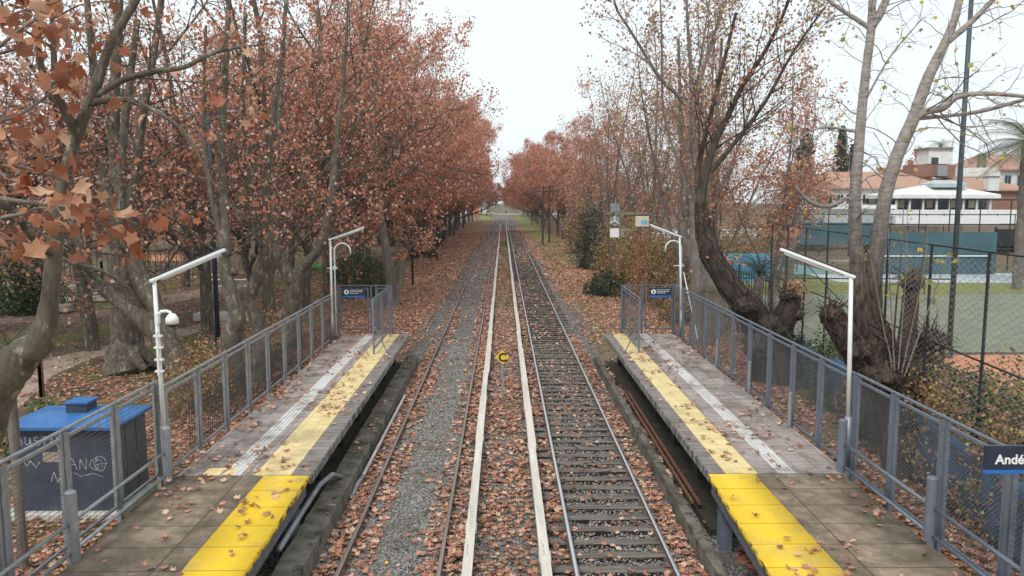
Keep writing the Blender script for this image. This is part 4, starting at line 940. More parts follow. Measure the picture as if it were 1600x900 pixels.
for nm, x, yb, dtop, r, m, lb in [('lamp_post', 341, 545, 190, .11, 'pole_blue', 'dark blue lamp post among the plane trees on the left'),('lamp_post', 1482, 560, -60, .11, 'pole_green', 'tall dark green lamp post rising behind the tennis fence')]:
    p = at_z(x, yb, -.06); h = (yb-dtop)/F_PX*p.y*1.02
    t = empty(nm, (p.x,p.y,-.06), lb, 'lamp post', 'lamp posts'); q = MB(); q.tube([(0,0,0),(0,0,h)], [r, r*.75], 12); q.build('pole', M[m], t, smooth=True)
    q = MB(); q.tube([(0,0,0),(0,0,.5)], r*1.4, 12); q.build('base', M[m], t); q = MB(); q.bar((0,0,h),(.9,-.1,h+.15),.08); hd = q.build('arm', M[m], t); q = MB(); q.box(.8,1.3,-.25,.05,h+.08,h+.2); q.build('lamp_head', M['galv'], t, bevel=.03)

# ------------------------------------------------------------------ right side fences
def chain_panel(w, h, c, wire):
    V = []; F = []; nx = int(w/c); nz = int(h/c*1.0)
    for i in range(nx+1):
        n0 = len(V); x0 = w*i/nx
        for k in range(nz*2+1):
            z = h*k/(nz*2); x = x0 + (c*.5 if k % 2 else -c*.5)*(1 if i % 2 else -1)
            x = min(max(x, 0), w); V += [(x-wire*.7,0,z),(x+wire*.7,0,z)]
        F += [(n0+2*k, n0+2*k+1, n0+2*k+3, n0+2*k+2) for k in range(nz*2)]
    return np_mesh('chain_link', V, [np.array(F)], M['chain_wire'])
A = Vector((11.0, 31.8)); B = Vector((8.6, 9.6)); HT = 5.40
CH = chain_panel(2.5, 5.2, .14, .017)
t = empty('chain_link_fence', (B.x, B.y, -.06), 'tall chain link fence with black posts in front of the clay court', 'fence', 'sports ground fences')
D = A-B; n = 9; L = D.length/n; ang = math.atan2(D.y, D.x)
for k in range(n+1):
    x, y = (D*k/n); q = MB(); q.tube([(x,y,0),(x,y,HT)], .032, 8); q.build('post', M['black'], t)
for k in range(n):
    x, y = (D*k/n); o = link_obj('chain_link', CH, t); o.location = (x,y,.03); o.rotation_euler = (0,0,ang); o.scale = (L/2.5,1,1)
for h in (HT, 3.3): q = MB(); q.tube([(0,0,h),(D.x,D.y,h)], .02, 6); q.build('top_rail' if h == HT else 'middle_rail', M['black'], t)
# blue tarp tied to its foot
def tarp(label, f0, f1, z0, z1, grp='blue tarps on the fence'):
    rs = np.random.RandomState(int(f0*100)); nn = 40; V = []; 
    for i in range(nn+1):
        f = f0+(f1-f0)*i/nn; p = B+D*f; zt = z0+(z1-z0)*i/nn - .10*abs(math.sin(i*.5)); 
        for k in range(7):
            s = k/6; V.append((p.x-.10-.05*math.sin(i*1.1+k)-rs.uniform(0,.03), p.y, .05+(zt-.05)*s))
    F = [(i*7+k, (i+1)*7+k, (i+1)*7+k+1, i*7+k+1) for i in range(nn) for k in range(6)]
    o = link_obj('blue_tarp', np_mesh('blue_tarp', V, [np.array(F)], M['tarp'], smooth=True)); sm_ = o.modifiers.new('thickness', 'SOLIDIFY'); sm_.thickness = .006; tag(o, label, 'tarpaulin', grp)
tarp('torn blue tarp on the fence between the two leaning right trees', .52, .97, 1.75, 1.15)
tarp('sagging blue tarp patch on the fence behind the near right platform fence', .10, .36, 1.55, 1.7)
# iron bar fence beyond the corner, low rail of the middle distance, far fences
def bar_fence(name, p0, p1, h, gap, label, r=.02, m='black', rails=(.15,.92), postgap=None, spike=0):
    p0 = Vector(p0); p1 = Vector(p1); d = p1-p0; L = d.length; t = empty(name, (p0.x,p0.y,-.06), label, 'fence', 'bar fences')
    q = MB(); k = 0; s = 0
    while s <= L: a = d*(s/L); q.bar((a.x,a.y,.02),(a.x,a.y,h+spike),r); s += gap
    q.build('bars', M[m], t)['kind'] = 'stuff'
    q = MB()
    for f in rails: q.bar((0,0,h*f),(d.x,d.y,h*f),r*1.6)
    q.build('rails', M[m], t)
    if postgap:
        s = 0
        while s <= L: a = d*(s/L); q = MB(); q.box(a.x-.04,a.x+.04,a.y-.04,a.y+.04,0,h+.1); q.build('post', M[m], t); s += postgap
    return t
bar_fence('iron_fence', (11.2,32.2), (12.0,62), 3.2, .42, 'dark iron bar fence between the leaning tree and the lawn', .025, postgap=5)
bar_fence('iron_fence', (-8.0,19.5), (-7.6,35.5), 1.15, .13, 'low dark picket fence under the plane trees behind the left platform', .014, spike=.08)
bar_fence('iron_fence', (-36,62), (-24,64), 2.2, .4, 'black bar fence of the playground far left in the park', .04, postgap=3)
bar_fence('iron_fence', (26,68.6), (70,66.5), 6.4, 2.6, 'tall black post fence around the far tennis courts', .07, rails=(.33,.66,.995))
bar_fence('iron_fence', (34,100), (90,97), 4.6, 2.2, 'black railing on the terrace in front of the clubhouse', .07, rails=(.72,.98))
p0 = at_z(1130, 480, 0)
q_ = bar_fence('court_rail', (12.4,53.0), (30,51.8), 1.1, 3.2, 'dark low rail along the lawn edge beyond the hard court', .05, rails=(.98,))
def screen(name, x0, x1, y0, y1, d, m, label, cat='screen'):
    a = at_d(x0, y0, d); b = at_d(x1, y1, d); q = MB(); q.box(a.x, b.x, d, d+.03, b.z, a.z); t = empty(name, (0,0,0), label, cat, 'court windscreens')
    t.location = (a.x, d, b.z); o = q.build('panel', M[m], t); o.location = (-a.x, -d, -b.z)
    q = MB(); n = max(2, int((b.x-a.x)/3)); 
    for i in range(n+1): x = (b.x-a.x)*i/n; q = MB(); q.box(x-.05,x+.05,.035,.12,-b.z,a.z-b.z+.15); q.build('post', M['black'], t)
    return t
screen('windscreen', 1362, 1554, 363, 431, 66, 'teal', 'wide dark teal windscreen at the end of the far court')
screen('windscreen', 1236, 1372, 348, 382, 88, 'teal', 'long dark grey green windscreen behind the left trunk')
screen('windscreen', 1038, 1112, 393, 432, 57, 'bright_blue', 'bright blue screen behind the far right lamp post')
screen('windscreen', 1121, 1204, 396, 440, 55, 'bright_blue', 'bright blue screen behind the green fern fronds')
screen('windscreen', 1556, 1640, 358, 380, 72, 'black', 'dark screen at the right edge behind the courts')
a = at_d(1366, 400, 65.9); q = MB(); q.box(0, 10.0, -.03, 0, 0, .10); tag(q.build('net_tape', M['white'], loc=(a.x, 65.9, a.z-.05)), 'white horizontal tape across the teal windscreen', 'tape')
for i, (x0, x1, y, d, lb) in enumerate([(1300,1345,398,75,'pale pink bench slab on the lawn left of the trunk')]):
    a = at_d(x0, y, d); b = at_d(x1, y, d); q = MB(); q.box(0,b.x-a.x,0,.6,.35,.5); q.box(.2,.4,.1,.5,0,.35); q.box(b.x-a.x-.4,b.x-a.x-.2,.1,.5,0,.35); tag(q.build('bench', M['paving_pink'], loc=(a.x,d,-.02)), lb, 'bench')

# ------------------------------------------------------------------ buildings on the right
DB = 112.0
def W3(x, y, d=DB): return at_d(x, y, d)
def bld(name, label, cat='building', x=1400, d=DB): p = W3(x, 350, d); return empty(name, (p.x, d, -.02), label, cat)
def bbox(t, nm, x0, x1, y0, y1, d, dep, m, off=0):
    a = W3(x0,y0,d); b = W3(x1,y1,d); q = MB(); L = t.location; q.box(a.x-L.x, b.x-L.x, d-L.y+off, d-L.y+off+dep, b.z-L.z, a.z-L.z); return q.build(nm, M[m], t)
def hip(t, nm, x0, x1, ye, xr0, xr1, yr, d, dep, m, thick=.25):
    """hip roof: eave from x0..x1 at photo height ye, ridge xr0..xr1 at yr"""
    L = t.location; a = W3(x0,ye,d)-L; b = W3(x1,ye,d)-L; r0 = W3(xr0,yr,d)-L; r1 = W3(xr1,yr,d)-L; y0 = a.y-.6; y1 = y0+dep; ym = (y0+y1)/2; q = MB()
    V = [(a.x,y0,a.z),(b.x,y0,a.z),(b.x,y1,a.z),(a.x,y1,a.z),(r0.x,ym,r0.z),(r1.x,ym,r0.z),(a.x,y0,a.z-thick),(b.x,y0,a.z-thick),(b.x,y1,a.z-thick),(a.x,y1,a.z-thick)]
    q._add(V, [(0,1,5,4),(1,2,5),(2,3,4,5),(3,0,4),(6,7,1,0),(7,8,2,1),(8,9,3,2),(9,6,0,3),(9,8,7,6)]); return q.build(nm, M[m], t)
def window(t, x0, x1, y0, y1, d, frame='white', shut=None):
    w = bbox(t, 'window', x0, x1, y0, y1, d, .05, 'glass_dark', -.06); a = W3(x0,y0,d); b = W3(x1,y1,d); L = t.location; q = MB(); z0, z1 = b.z-L.z, a.z-L.z; X0, X1 = a.x-L.x, b.x-L.x; yy = d-L.y
    for (u0,u1,v0,v1) in ((X0-.08,X0,z0,z1),(X1,X1+.08,z0,z1),(X0-.08,X1+.08,z1,z1+.08),(X0-.08,X1+.08,z0-.08,z0),((X0+X1)/2-.03,(X0+X1)/2+.03,z0,z1)): q.box(u0,u1,yy-.10,yy-.065,v0,v1)
    q.build('frame', M[frame], w); return w
t = bld('clubhouse', 'long white clubhouse with terracotta hip roof behind the bare trunks')
bbox(t, 'wall', 1284, 1400, 296, 330, DB, 14, 'wall_white'); hip(t, 'roof', 1270, 1484, 293, 1318, 1440, 266, DB, 14, 'tile_roof')
hip(t, 'porch_roof', 1268, 1304, 304, 1276, 1298, 296, DB-2, 3, 'tile_roof')
for x in (1291, 1308, 1322, 1348, 1372): window(t, x, x+9, 304, 318, DB)
bbox(t, 'tank_tower', 1432, 1492, 257, 276, DB+6, 4, 'brick'); bbox(t, 'roof_tank', 1466, 1480, 258, 275, DB+5, .9, 'galv')
bbox(t, 'stair_tower', 1452, 1488, 233, 256, DB+6.3, 3.5, 'wall_white'); bbox(t, 'tower_slab', 1450, 1490, 230, 233, DB+6, 4.2, 'concrete'); bbox(t, 'tower_opening', 1456, 1466, 246, 256, DB+6.2, .08, 'glass_dark')
t = bld('pavilion', 'wide grey white tent roofed terrace pavilion in front of the clubhouse', x=1480, d=DB-8)
d = DB-8; bbox(t, 'back_wall', 1392, 1570, 306, 332, d, .3, 'glass_dark', 4); hip(t, 'canopy', 1392, 1560, 304, 1466, 1502, 288, d, 8, 'wall_white', .5); hip(t, 'roof_lantern', 1456, 1508, 287, 1468, 1496, 281, d+1.5, 4, 'court_pale', .5)
for x in range(1400, 1568, 21): bbox(t, 'column', x, x+1.6, 308, 332, d, .15, 'wall_white')
for x in (1404, 1426, 1472, 1512, 1540): bbox(t, 'shutter', x, x+9, 311, 325, d, .1, 'wall_cream', 3.8)
t = bld('terrace_wall', 'white stepped terrace wall with parapet below the clubhouse', 'wall', x=1400, d=98)
bbox(t, 'wall', 1238, 1392, 322, 348, 101, 1.0, 'wall_white'); bbox(t, 'wall_face', 1244, 1380, 336, 352, 99, .8, 'court_pale'); bbox(t, 'terrace', 1384, 1600, 328, 350, 99.5, 2, 'wall_white'); bbox(t, 'parapet', 1236, 1400, 320, 326, 100.2, .4, 'white')
bbox(t, 'step', 1400, 1640, 338, 352, 98.4, .8, 'white')
bush('hedge', (W3(1480,360,94).x, 94, 0), (12,1.4,1.7), 9000, 'leaf_dark', 'long dark clipped hedge under the white terrace wall', 'hedge', size=.35, seed=5, stems=8)
t = bld('house', 'cream house with terracotta roof and blue windows at the right edge', x=1590, d=DB+14); d = DB+14
bbox(t, 'wall', 1542, 1660, 263, 330, d, 12, 'wall_cream'); hip(t, 'roof', 1530, 1680, 264, 1562, 1650, 238, d, 13, 'tile_roof'); 
for x in (1570, 1590, 1612): w = window(t, x, x+8, 274, 292, d, 'bright_blue')
bbox(t, 'chimney', 1532, 1540, 240, 262, d-1, .8, 'concrete')
t = bld('low_house', 'low red tiled roof with white chimney right of the lamp post', x=1540, d=DB+3); d = DB+3
bbox(t, 'wall', 1496, 1610, 296, 330, d, 9, 'brick'); hip(t, 'roof', 1490, 1612, 296, 1500, 1560, 276, d, 10, 'tile_roof'); bbox(t, 'chimney', 1546, 1561, 268, 298, d-1, 1.2, 'wall_white'); bbox(t, 'chimney_cap', 1545, 1562, 275, 277, d-1.1, 1.4, 'concrete')
bbox(t, 'flat_annex', 1496, 1560, 262, 276, d+9, 3, 'wall_white')
t = bld('warehouse', 'pale flat building glimpsed through the bare trunks on the left', x=400, d=120); bbox(t, 'wall', 330, 520, 285, 330, 120, 8, 'wall_white'); bbox(t, 'roof', 326, 524, 282, 285.5, 119.6, 9, 'concrete')
for x in range(345, 510, 30): window(t, x, x+12, 296, 312, 120)
t = bld('park_house', 'pale building behind the playground at the far left', x=250, d=95); bbox(t, 'wall', 190, 290, 318, 362, 95, 8, 'wall_cream'); bbox(t, 'roof', 186, 294, 314, 318.5, 94.5, 9, 'tile_roof')
for x in (205, 232, 262): window(t, x, x+12, 330, 348, 95)

# distant crossing hut, car, people
t = bld('signal_hut', 'small white hut with pitched roof at the distant crossing on the left', 'hut', 757, 325)
bbox(t, 'wall', 749, 760, 321, 333, 325, 4, 'wall_white'); hip(t, 'roof', 746, 762, 321, 750, 756, 313, 325, 5, 'concrete', .3); bbox(t, 'door', 751, 753.5, 325, 333, 325, .1, 'glass_dark', -.12)
t = bld('orange_cabinet', 'orange red trackside cabinet beside the distant hut', 'cabinet', 744, 318); bbox(t, 'body', 740, 748, 318, 335.5, 318, 1.5, 'orange'); bbox(t, 'roof', 739, 749, 316.5, 318.2, 317.8, 2, 'black')
def car(label, x, y, d, m, rz=0):
    p = at_d(x, y, d); t = empty('parked_car', (p.x, d, .0), label, 'car', 'distant cars', rz)
    q = MB(); V = [(-2.1,-.85,.35),(2.1,-.85,.35),(2.1,.85,.35),(-2.1,.85,.35),(-2.1,-.85,.85),(2.15,-.85,.8),(2.15,.85,.8),(-2.1,.85,.85)]; q._add(V, [(3,2,1,0),(4,5,6,7),(0,1,5,4),(1,2,6,5),(2,3,7,6),(3,0,4,7)]); q.build('body', M[m], t, bevel=.12)
    q = MB(); V = [(-1.5,-.78,.84),(1.2,-.78,.82),(1.2,.78,.82),(-1.5,.78,.84),(-1.1,-.62,1.42),(.5,-.62,1.42),(.5,.62,1.42),(-1.1,.62,1.42)]; q._add(V, [(4,5,6,7),(0,1,5,4),(1,2,6,5),(2,3,7,6),(3,0,4,7)]); q.build('cabin', M['glass_dark'], t)
    q = MB(); q.box(-1.05,.45,-.6,.6,1.421,1.47); q.build('roof', M[m], t)
    for a in (-1.35,1.35):
        for b in (-.8,.8): q = MB(); q.tube([(a,b-.1,.32),(a,b+.1,.32)], .32, 12); q.build('wheel', M['black'], t)
car('white car waiting at the distant crossing by the hut', 763, 334, 334, 'white', .5)
car('silver car at the far end of the line beyond the crossing', 799, 317, 690, 'galv')
def person(label, x, yb, d, pose):
    p = at_d(x, yb, d)
    me = bpy.data.meshes.new('person')
    J = [(0,0,.95),(0,0,1.2),(0,0,1.42),(0,0,1.52),(0,0,1.66),(.19,0,1.40),(.25,.02,1.12),(.24,.12,.88),(-.19,0,1.40),(-.25,-.02,1.12),(-.24,.05,.88),(.1,.0,.9),(.12,.08*pose,.48),(.12,-.02,.06),(.12,.14,.03),(-.1,0,.9),(-.12,-.1*pose,.48),(-.12,-.16,.06),(-.12,-.02,.03)]
    E = [(0,1),(1,2),(2,3),(3,4),(2,5),(5,6),(6,7),(2,8),(8,9),(9,10),(0,11),(11,12),(12,13),(13,14),(0,15),(15,16),(16,17),(17,18)]
    R = [.15,.14,.15,.06,.105,.07,.05,.04,.07,.05,.04,.1,.07,.05,.04,.1,.07,.05,.04]
    me.from_pydata(J, E, []); o = link_obj('person', me); o.modifiers.new('skin','SKIN'); 
    for i, r in enumerate(R): me.skin_vertices[0].data[i].radius = (r, r)
    me.skin_vertices[0].data[0].use_root = True; o.modifiers.new('sub','SUBSURF').levels = 1; me.materials.append(M['cloth']); o.location = (p.x, d, .0); tag(o, label, 'person')
    q = MB(); q.ball((0,0,1.70), .105, 10, 1.15); q.build('hair', M['black'], o, smooth=True)
person('person in dark clothes walking over the distant crossing', 790.5, 334, 341, 1)
t = empty('crossing_gate', (-16, 338, 0), 'pale crossing barrier across the distant road', 'barrier'); q = MB(); q.box(-.25,.25,-.25,.25,0,1.2); q.build('post', M['white_paint'], t); q = MB(); q.bar((0,0,1.0),(9,0,1.05),.14); q.build('boom', M['white'], t)

# ------------------------------------------------------------------ park furniture
for i, (x, y, w, lb) in enumerate([(113,466,14,'first white stone block from the left in the park row'),(131,467,18,'second white stone block from the left in the park row'),(158,466,22,'long pale stone block right of the others'),(101,483,22,'rounded white boulder in front of the block row')]):
    p = at_z(x, y+6, -.05); s = p.y/F_PX; q = MB(); q.box(-w*s/2, w*s/2, -.3, .3, 0, 15*s); tag(q.build('stone_block', M['concrete_pale'], bevel=.12, loc=(p.x,p.y,-.05)), lb, 'stone block', 'white blocks in the park')
p = at_z(132, 462, -.05); t = empty('stone_table', (p.x,p.y,-.05), 'pale slab table behind the white blocks', 'table'); q = MB(); q.box(-.9,.9,-.4,.4,.62,.72); q.build('top', M['concrete_pale'], t); q = MB(); q.box(-.2,.2,-.2,.2,0,.62); q.build('leg', M['concrete_pale'], t)
p = at_z(225, 460, -.05); q = MB(); q.box(-.28,.28,-.2,.2,0,.95); tag(q.build('bollard_block', M['concrete'], bevel=.04, loc=(p.x,p.y,-.05)), 'upright grey concrete block beside the tree trunk in the park', 'block')
def railbench(x0, x1, yb, yt, lb):
    a = at_z(x0, yb, -.05); b = at_z(x1, yb, -.05); h = (yb-yt)/F_PX*a.y; t = empty('white_railing', (a.x,a.y,-.05), lb, 'railing'); W = b.x-a.x
    for x in (0, W*.5, W): q = MB(); q.tube([(x,0,0),(x,0,h)], .05, 8); q.build('post', M['white'], t)
    q = MB(); q.tube([(-.1,0,h),(W+.1,0,h)], .05, 8); q.tube([(-.1,0,h*.45),(W+.1,0,h*.45)], .03, 8); q.build('top_bar', M['white'], t)
railbench(326, 392, 455, 437, 'white metal railing between the gnarled trunks')
p = at_z(340, 515, -.05); q = MB(); q.box(-1.6,1.6,-.5,.5,0,.42); tag(q.build('concrete_bench', M['concrete_pale'], bevel=.05, loc=(p.x-.6,p.y+3,-.05)), 'low concrete bench behind the fence near the blue lamp post', 'bench')
def play(x, y, d, lb):
    p = at_d(x, y, d); t = empty('playground_frame', (p.x,d,-.05), lb, 'play frame', 'playground frames')
    for a in (-1,1): q = MB(); q.bar((a*.9,0,0),(a*.9,0,2.6),.1); q.build('post', M['black'], t)
    q = MB(); q.bar((-1,0,2.6),(1,0,2.6),.12); q.build('top_bar', M['galv'], t); q = MB(); q.tube([(-.7,-.2,1.2),(.3,-.2,1.1),(.8,-.2,.5)], .35, 10); q.build('slide', M['lime'], t)
play(494, 362, 62, 'lime green slide frame in the park behind the leaning trunk')
play(214, 350, 74, 'green play post near the playground fence far left')
q = MB(); p = at_z(500, 398, -.05); q.box(-.9,.9,-.35,.35,.38,.46); q.box(-.9,.9,.3,.36,.5,.9); q.box(-.8,-.7,-.3,.3,0,.38); q.box(.7,.8,-.3,.3,0,.38); tag(q.build('park_bench', M['concrete'], loc=(p.x,p.y,-.05)), 'grey park bench in front of the path by the far left lamp', 'bench')

# ------------------------------------------------------------------ trees: row along the left of the line
DENSE = [row_tree_meshes(21+i, H=18, dens=8, leafsize=.19, r0=.22) for i in range(3)]
DENSEH = [row_tree_meshes(21+i, H=18, dens=8, leafsize=.22, r0=.22, zmin=4.6) for i in range(3)]
SPARSE = [row_tree_meshes(41+i, H=18, dens=2, leafsize=.16, frac=.5, c=dict(ROW, kids=[7,9,7,5,0]), r0=.24) for i in range(3)]
MID = [row_tree_meshes(51+i, H=18, dens=3, leafsize=.17, frac=.5, c=dict(ROW, kids=[7,9,7,6,0]), r0=.2) for i in range(2)]
rs = np.random.RandomState(78)
for i, (x, y, s_, lb) in enumerate([(-17.5,33,1.1,'bare upright tree between the massive plane and the gnarled trunks'),(-22,30,1.05,'bare upright tree behind the massive buttressed plane on the left'),(-14.5,38,1.1,'bare branched tree behind the forked gnarled stump'),(-26,35,1.1,'bare tree standing behind the far left bush')]):
    tree_thing('plane_tree', (x, y, -.06), *SPARSE[i % 3], lb, 'tree', 'bare upright trees behind the big planes', rs.uniform(0,6.28), s_)
rs = np.random.RandomState(77)
ordn = ['first','second','third','fourth','fifth','sixth','seventh','eighth','ninth','tenth','eleventh','twelfth']
k = 0; y = 38.0
while y < 240:
    dense = True
    tm, cm = (SPARSE[k % 3] if y < 43 else MID[k % 2]) if y < 60 else (DENSE[k % 3] if y < 95 else DENSEH[k % 3])
    lab = ('rust leaved plane tree, %s in the row left of the tracks beyond the gate' % ordn[k]) if k < 12 else 'rust leaved plane tree far down the row on the left of the line'
    sc = rs.uniform(1.05, 1.18)*(1.0 if y < 120 else 1.05)*(.95 if y < 80 else 1); x = -9.7+rs.uniform(-.7,.7) - (1.9 if y < 80 else 0)
    tree_thing('plane_tree', (x, y, -.06), tm, cm, lab, 'tree', 'plane trees along the left track', rs.uniform(0,6.28), sc, sc*(1.27 if y < 80 else 1.05))
    y += rs.uniform(5.6, 7.4) if y < 140 else rs.uniform(9, 12); k += 1
# second and third rows deeper in the park
k = 0
for X0, y0, y1, st in [(-15.5, 52, 200, 13), (-23, 44, 120, 16), (-33, 48, 130, 18), (-45, 60, 140, 22)]:
    y = y0
    while y < y1:
        tm, cm = (SPARSE if y < 90 else DENSE)[(k+1) % 3] if X0 > -30 else SPARSE[k % 3]
        tree_thing('plane_tree', (X0+rs.uniform(-2,2), y, -.06), tm, cm, 'bare branched plane tree with rust leaves deep in the park on the left', 'tree', 'plane trees in the park', rs.uniform(0,6.28), rs.uniform(.8,1.05))
        y += st*rs.uniform(.8,1.3); k += 1
# dense rust trees down the right side
k = 0; y = 128.0
while y < 335:
    tm, cm = DENSEH[k % 3]
    tree_thing('plane_tree', (9.4+rs.uniform(-.8,.8), y, -.06), tm, cm, 'rust leaved plane tree in the dense row far down the right of the line', 'tree', 'plane trees far along the right track', rs.uniform(0,6.28), rs.uniform(1.0,1.15)); y += rs.uniform(9,12); k += 1
for x, y, s_ in [(24,118,.75),(31,128,.8),(22,150,.9),(38,150,.8)]:
    tree_thing('plane_tree', (x, y, -.06), *DENSE[k % 3], 'rust leaved tree standing behind the right row by the sports ground', 'tree', 'trees behind the right row', rs.uniform(0,6.28), s_); k += 1
# beyond the crossing: greyer green trees
GR = dict(ROW, kids=[7,7,5,3,0])
FARG = row_tree_meshes(61, H=15, dens=5, leafsize=.45, leaf='leaf_dark', c=GR)
FARO = row_tree_meshes(62, H=16, dens=4, leafsize=.42, leaf='leaf_dull', c=GR)
y = 356
k = 0
while y < 1000:
    for s in (-1, 1):
        tm, cm = FARG if (k + (s > 0)) % 3 else FARO
        tree_thing('distant_tree', (s*(13.5+rs.uniform(-1.5,2)), y+rs.uniform(-4,4), -.06), tm, cm, 'hazy green tree beyond the distant crossing, %s of the line' % ('left' if s < 0 else 'right'), 'tree', 'trees beyond the crossing %s' % ('left' if s < 0 else 'right'), rs.uniform(0,6.28), rs.uniform(.75,1.1))
    y += 22; k += 1

# slim, half bare trees on the right
SL = dict(n=[6,8,6,4,3], wand=[.04,.06,.10,.15,.2], trop=[.03,.10,.06,.02,-.03], tip=[.7,.12,.3,.4,.5], k=[9,6,4,3,3], kids=[6,9,6,4,0], t0=[.3,.12,.15,.2,0], ang=[24,38,42,48,0], lr=[2.8,.36,.45,.45,0], rk=.0085, rmin=.007)
SLIM = [row_tree_meshes(81+i, H=18, dens=1, leafsize=.17, c=SL, r0=.13, wood='bark_mid', leaf='leaf_dull', trunkL=3.6, frac=.75) for i in range(3)]
SLIMR = [row_tree_meshes(91+i, H=18, dens=2, leafsize=.19, c=SL, r0=.13, wood='bark_mid', leaf='leaf_rust', trunkL=3.6, frac=.8) for i in range(2)]
for i, (x, y, s_, kd, lb) in enumerate([(9.8,44,1.12,0,'slim half bare tree just beyond the right gate, brown leaves'),(10.6,58,1.2,1,'slim pale trunked tree with thin brown leaves, second beyond the antenna mast'),
    (9.6,70,1.15,2,'thin brownish tree behind the mast'),(10.0,84,1.05,3,'reddish sparse tree left of the mast'),(9.9,98,1.0,4,'reddish sparse tree near the telegraph poles'),(10.4,112,.98,3,'last of the sparse trees before the dense rust row on the right'),
    (13.5,48,1.1,1,'slim many stemmed tree between the gate and the iron fence'),(15.5,60,.95,0,'slim bare tree by the blue screens'),(19,74,.8,4,'rusty sparse tree beside the lawn'),(15,90,.9,2,'brown sparse tree behind the others on the right'),(24,95,.62,3,'small reddish tree left of the conifers'),(14,40,.8,4,'reddish sparse tree directly behind the leaning dark tree')]):
    tm, cm = (SLIM+SLIMR)[kd]
    tree_thing('slim_tree', (x, y, -.06), tm, cm, lb, 'tree', 'slim trees right of the line', rs.uniform(0,6.28), s_)

# ------------------------------------------------------------------ individual near trees, left
G = 'big plane trees of the park'
cfgL = dict(ang=[45,50,50,50,0])
hand_tree('plane_tree', 'massive plane tree with buttressed foot and several upright stems on the left', 'tree', [
    ([(200,562,29,.80),(199,545,29,.64),(197,520,29,.56),(196,470,29,.52),(194,420,29,.48),(190,370,29,.40),(186,310,29,.30),(180,250,29,.22),(178,150,29,.19),(184,60,29,.16),(188,-80,29,.11)], 12, 4.0, .45),
    ([(200,400,29,.26),(206,330,29,.20),(214,250,29,.17),(228,150,29,.14),(244,60,29,.12),(262,-80,29,.1)], 10, 4.0, .3),
    ([(188,380,29,.26),(170,320,29.5,.22),(160,240,30,.19),(150,150,30,.16),(140,40,30,.12),(130,-60,30,.08)], 10, 4.0, .3),
    ([(200,552,28.7,.35),(215,566,28.4,.22),(228,578,28.2,.08)], 0, 0, 0),([(195,552,28.7,.35),(183,568,28.4,.22),(170,580,28.2,.08)], 0, 0, 0),([(204,545,28.9,.4),(240,566,29,.22),(262,574,29,.08)], 0,0,0)],
    seed=5, group=G, dens=2, lf=.3, cfg=cfgL)
hand_tree('plane_tree', 'leaning plane tree with two thick limbs sweeping to the left behind the camera post', 'tree', [
    ([(282,575,26,.46),(268,550,26,.40),(245,520,26,.33),(213,490,26,.30),(180,463,26,.27),(150,440,26,.22),(132,405,26,.16),(118,360,26,.16),(108,290,26,.12),(112,200,26,.08)], 10, 3.2, .3),
    ([(268,552,26,.40),(250,505,26.3,.36),(232,460,26.6,.34),(214,420,26.8,.30),(200,380,27,.25),(190,330,27,.2),(190,250,27,.15),(200,150,27,.12),(215,30,27,.1)], 9, 3.5, .4),
    ([(150,440,26,.07),(130,420,25.5,.045),(95,405,25,.03),(50,385,24.5,.02)], 14,1.7,.15,2), ([(205,420,26.8,.07),(180,370,26.3,.045),(140,340,26,.03),(90,330,25.6,.02)],14,1.7,.15,2), ([(232,460,26.6,.07),(270,400,26,.045),(300,350,25.6,.03),(310,300,25.2,.02)],14,1.7,.15,2),
    ([(220,485,26.0,.12),(190,440,25.6,.09),(150,420,25.4,.07),(110,410,25.2,.04)], 6, 1.8, .2, 2)], seed=8, group=G, dens=1, lf=.4, cfg=cfgL)
hand_tree('plane_tree', 'young plane tree close up on the far left, slim curved trunk, long branches', 'tree', [
    ([(-90,1180,9,.40),(-70,800,9,.34),(-30,660,9,.27),(0,598,9,.24),(35,556,9,.20),(64,530,9,.15),(76,480,9,.10),(82,430,9,.09),(90,350,9,.085),(100,280,9,.068),(120,210,9,.066),(147,143,9,.062),(173,67,9,.05),(213,0,9,.04),(250,-80,9,.04)], 10, 1.6, .45, 2),
    ([(140,158,9,.045),(165,140,9,.04),(200,122,9,.036),(240,112,9,.032),(290,104,9.3,.026),(340,80,9.6,.028),(420,68,10,.006)], 9, 1.5, .25, 2),
    ([(145,160,9,.045),(190,155,8.9,.03),(245,175,8.8,.026),(290,210,8.7,.02),(330,280,8.6,.014),(350,310,8.6,.008)], 7, 1.2, .2, 2),
    ([(120,212,9,.06),(100,170,8.8,.05),(70,120,8.6,.04),(60,60,8.4,.03),(80,-20,8.2,.02)], 7, 1.4, .2, 2),
    ([(85,400,9,.05),(50,370,8.6,.04),(20,330,8.2,.035),(-30,290,8,.03)], 4, 1.0, .2, 2)], seed=13, group=G, dens=1, lf=.22, leafsize=.15, cfg=dict(cfgL, rk=.008), shape='star', leaf='leaf_near')
hand_tree('plane_tree', 'gnarled knobbly plane trunk right of the blue lamp post', 'tree', [
    ([(360,560,25,.40),(362,520,25,.33),(371,495,25,.27),(362,465,25,.24),(354,430,25,.21),(348,402,25,.20),(352,388,25,.20),(350,330,25.2,.15),(346,250,25.4,.13),(350,150,25.6,.11),(356,40,26,.09),(360,-80,26,.06)], 14, 3.4, .45),
    ([(350,390,25,.12),(338,340,25,.10),(325,270,25,.08),(318,160,25,.06),(322,40,25,.04)], 8, 2.6, .3)], seed=21, group=G, dens=2, lf=.3, knobs=[(366,425,25,.13,1),(350,392,25,.2,.8)])
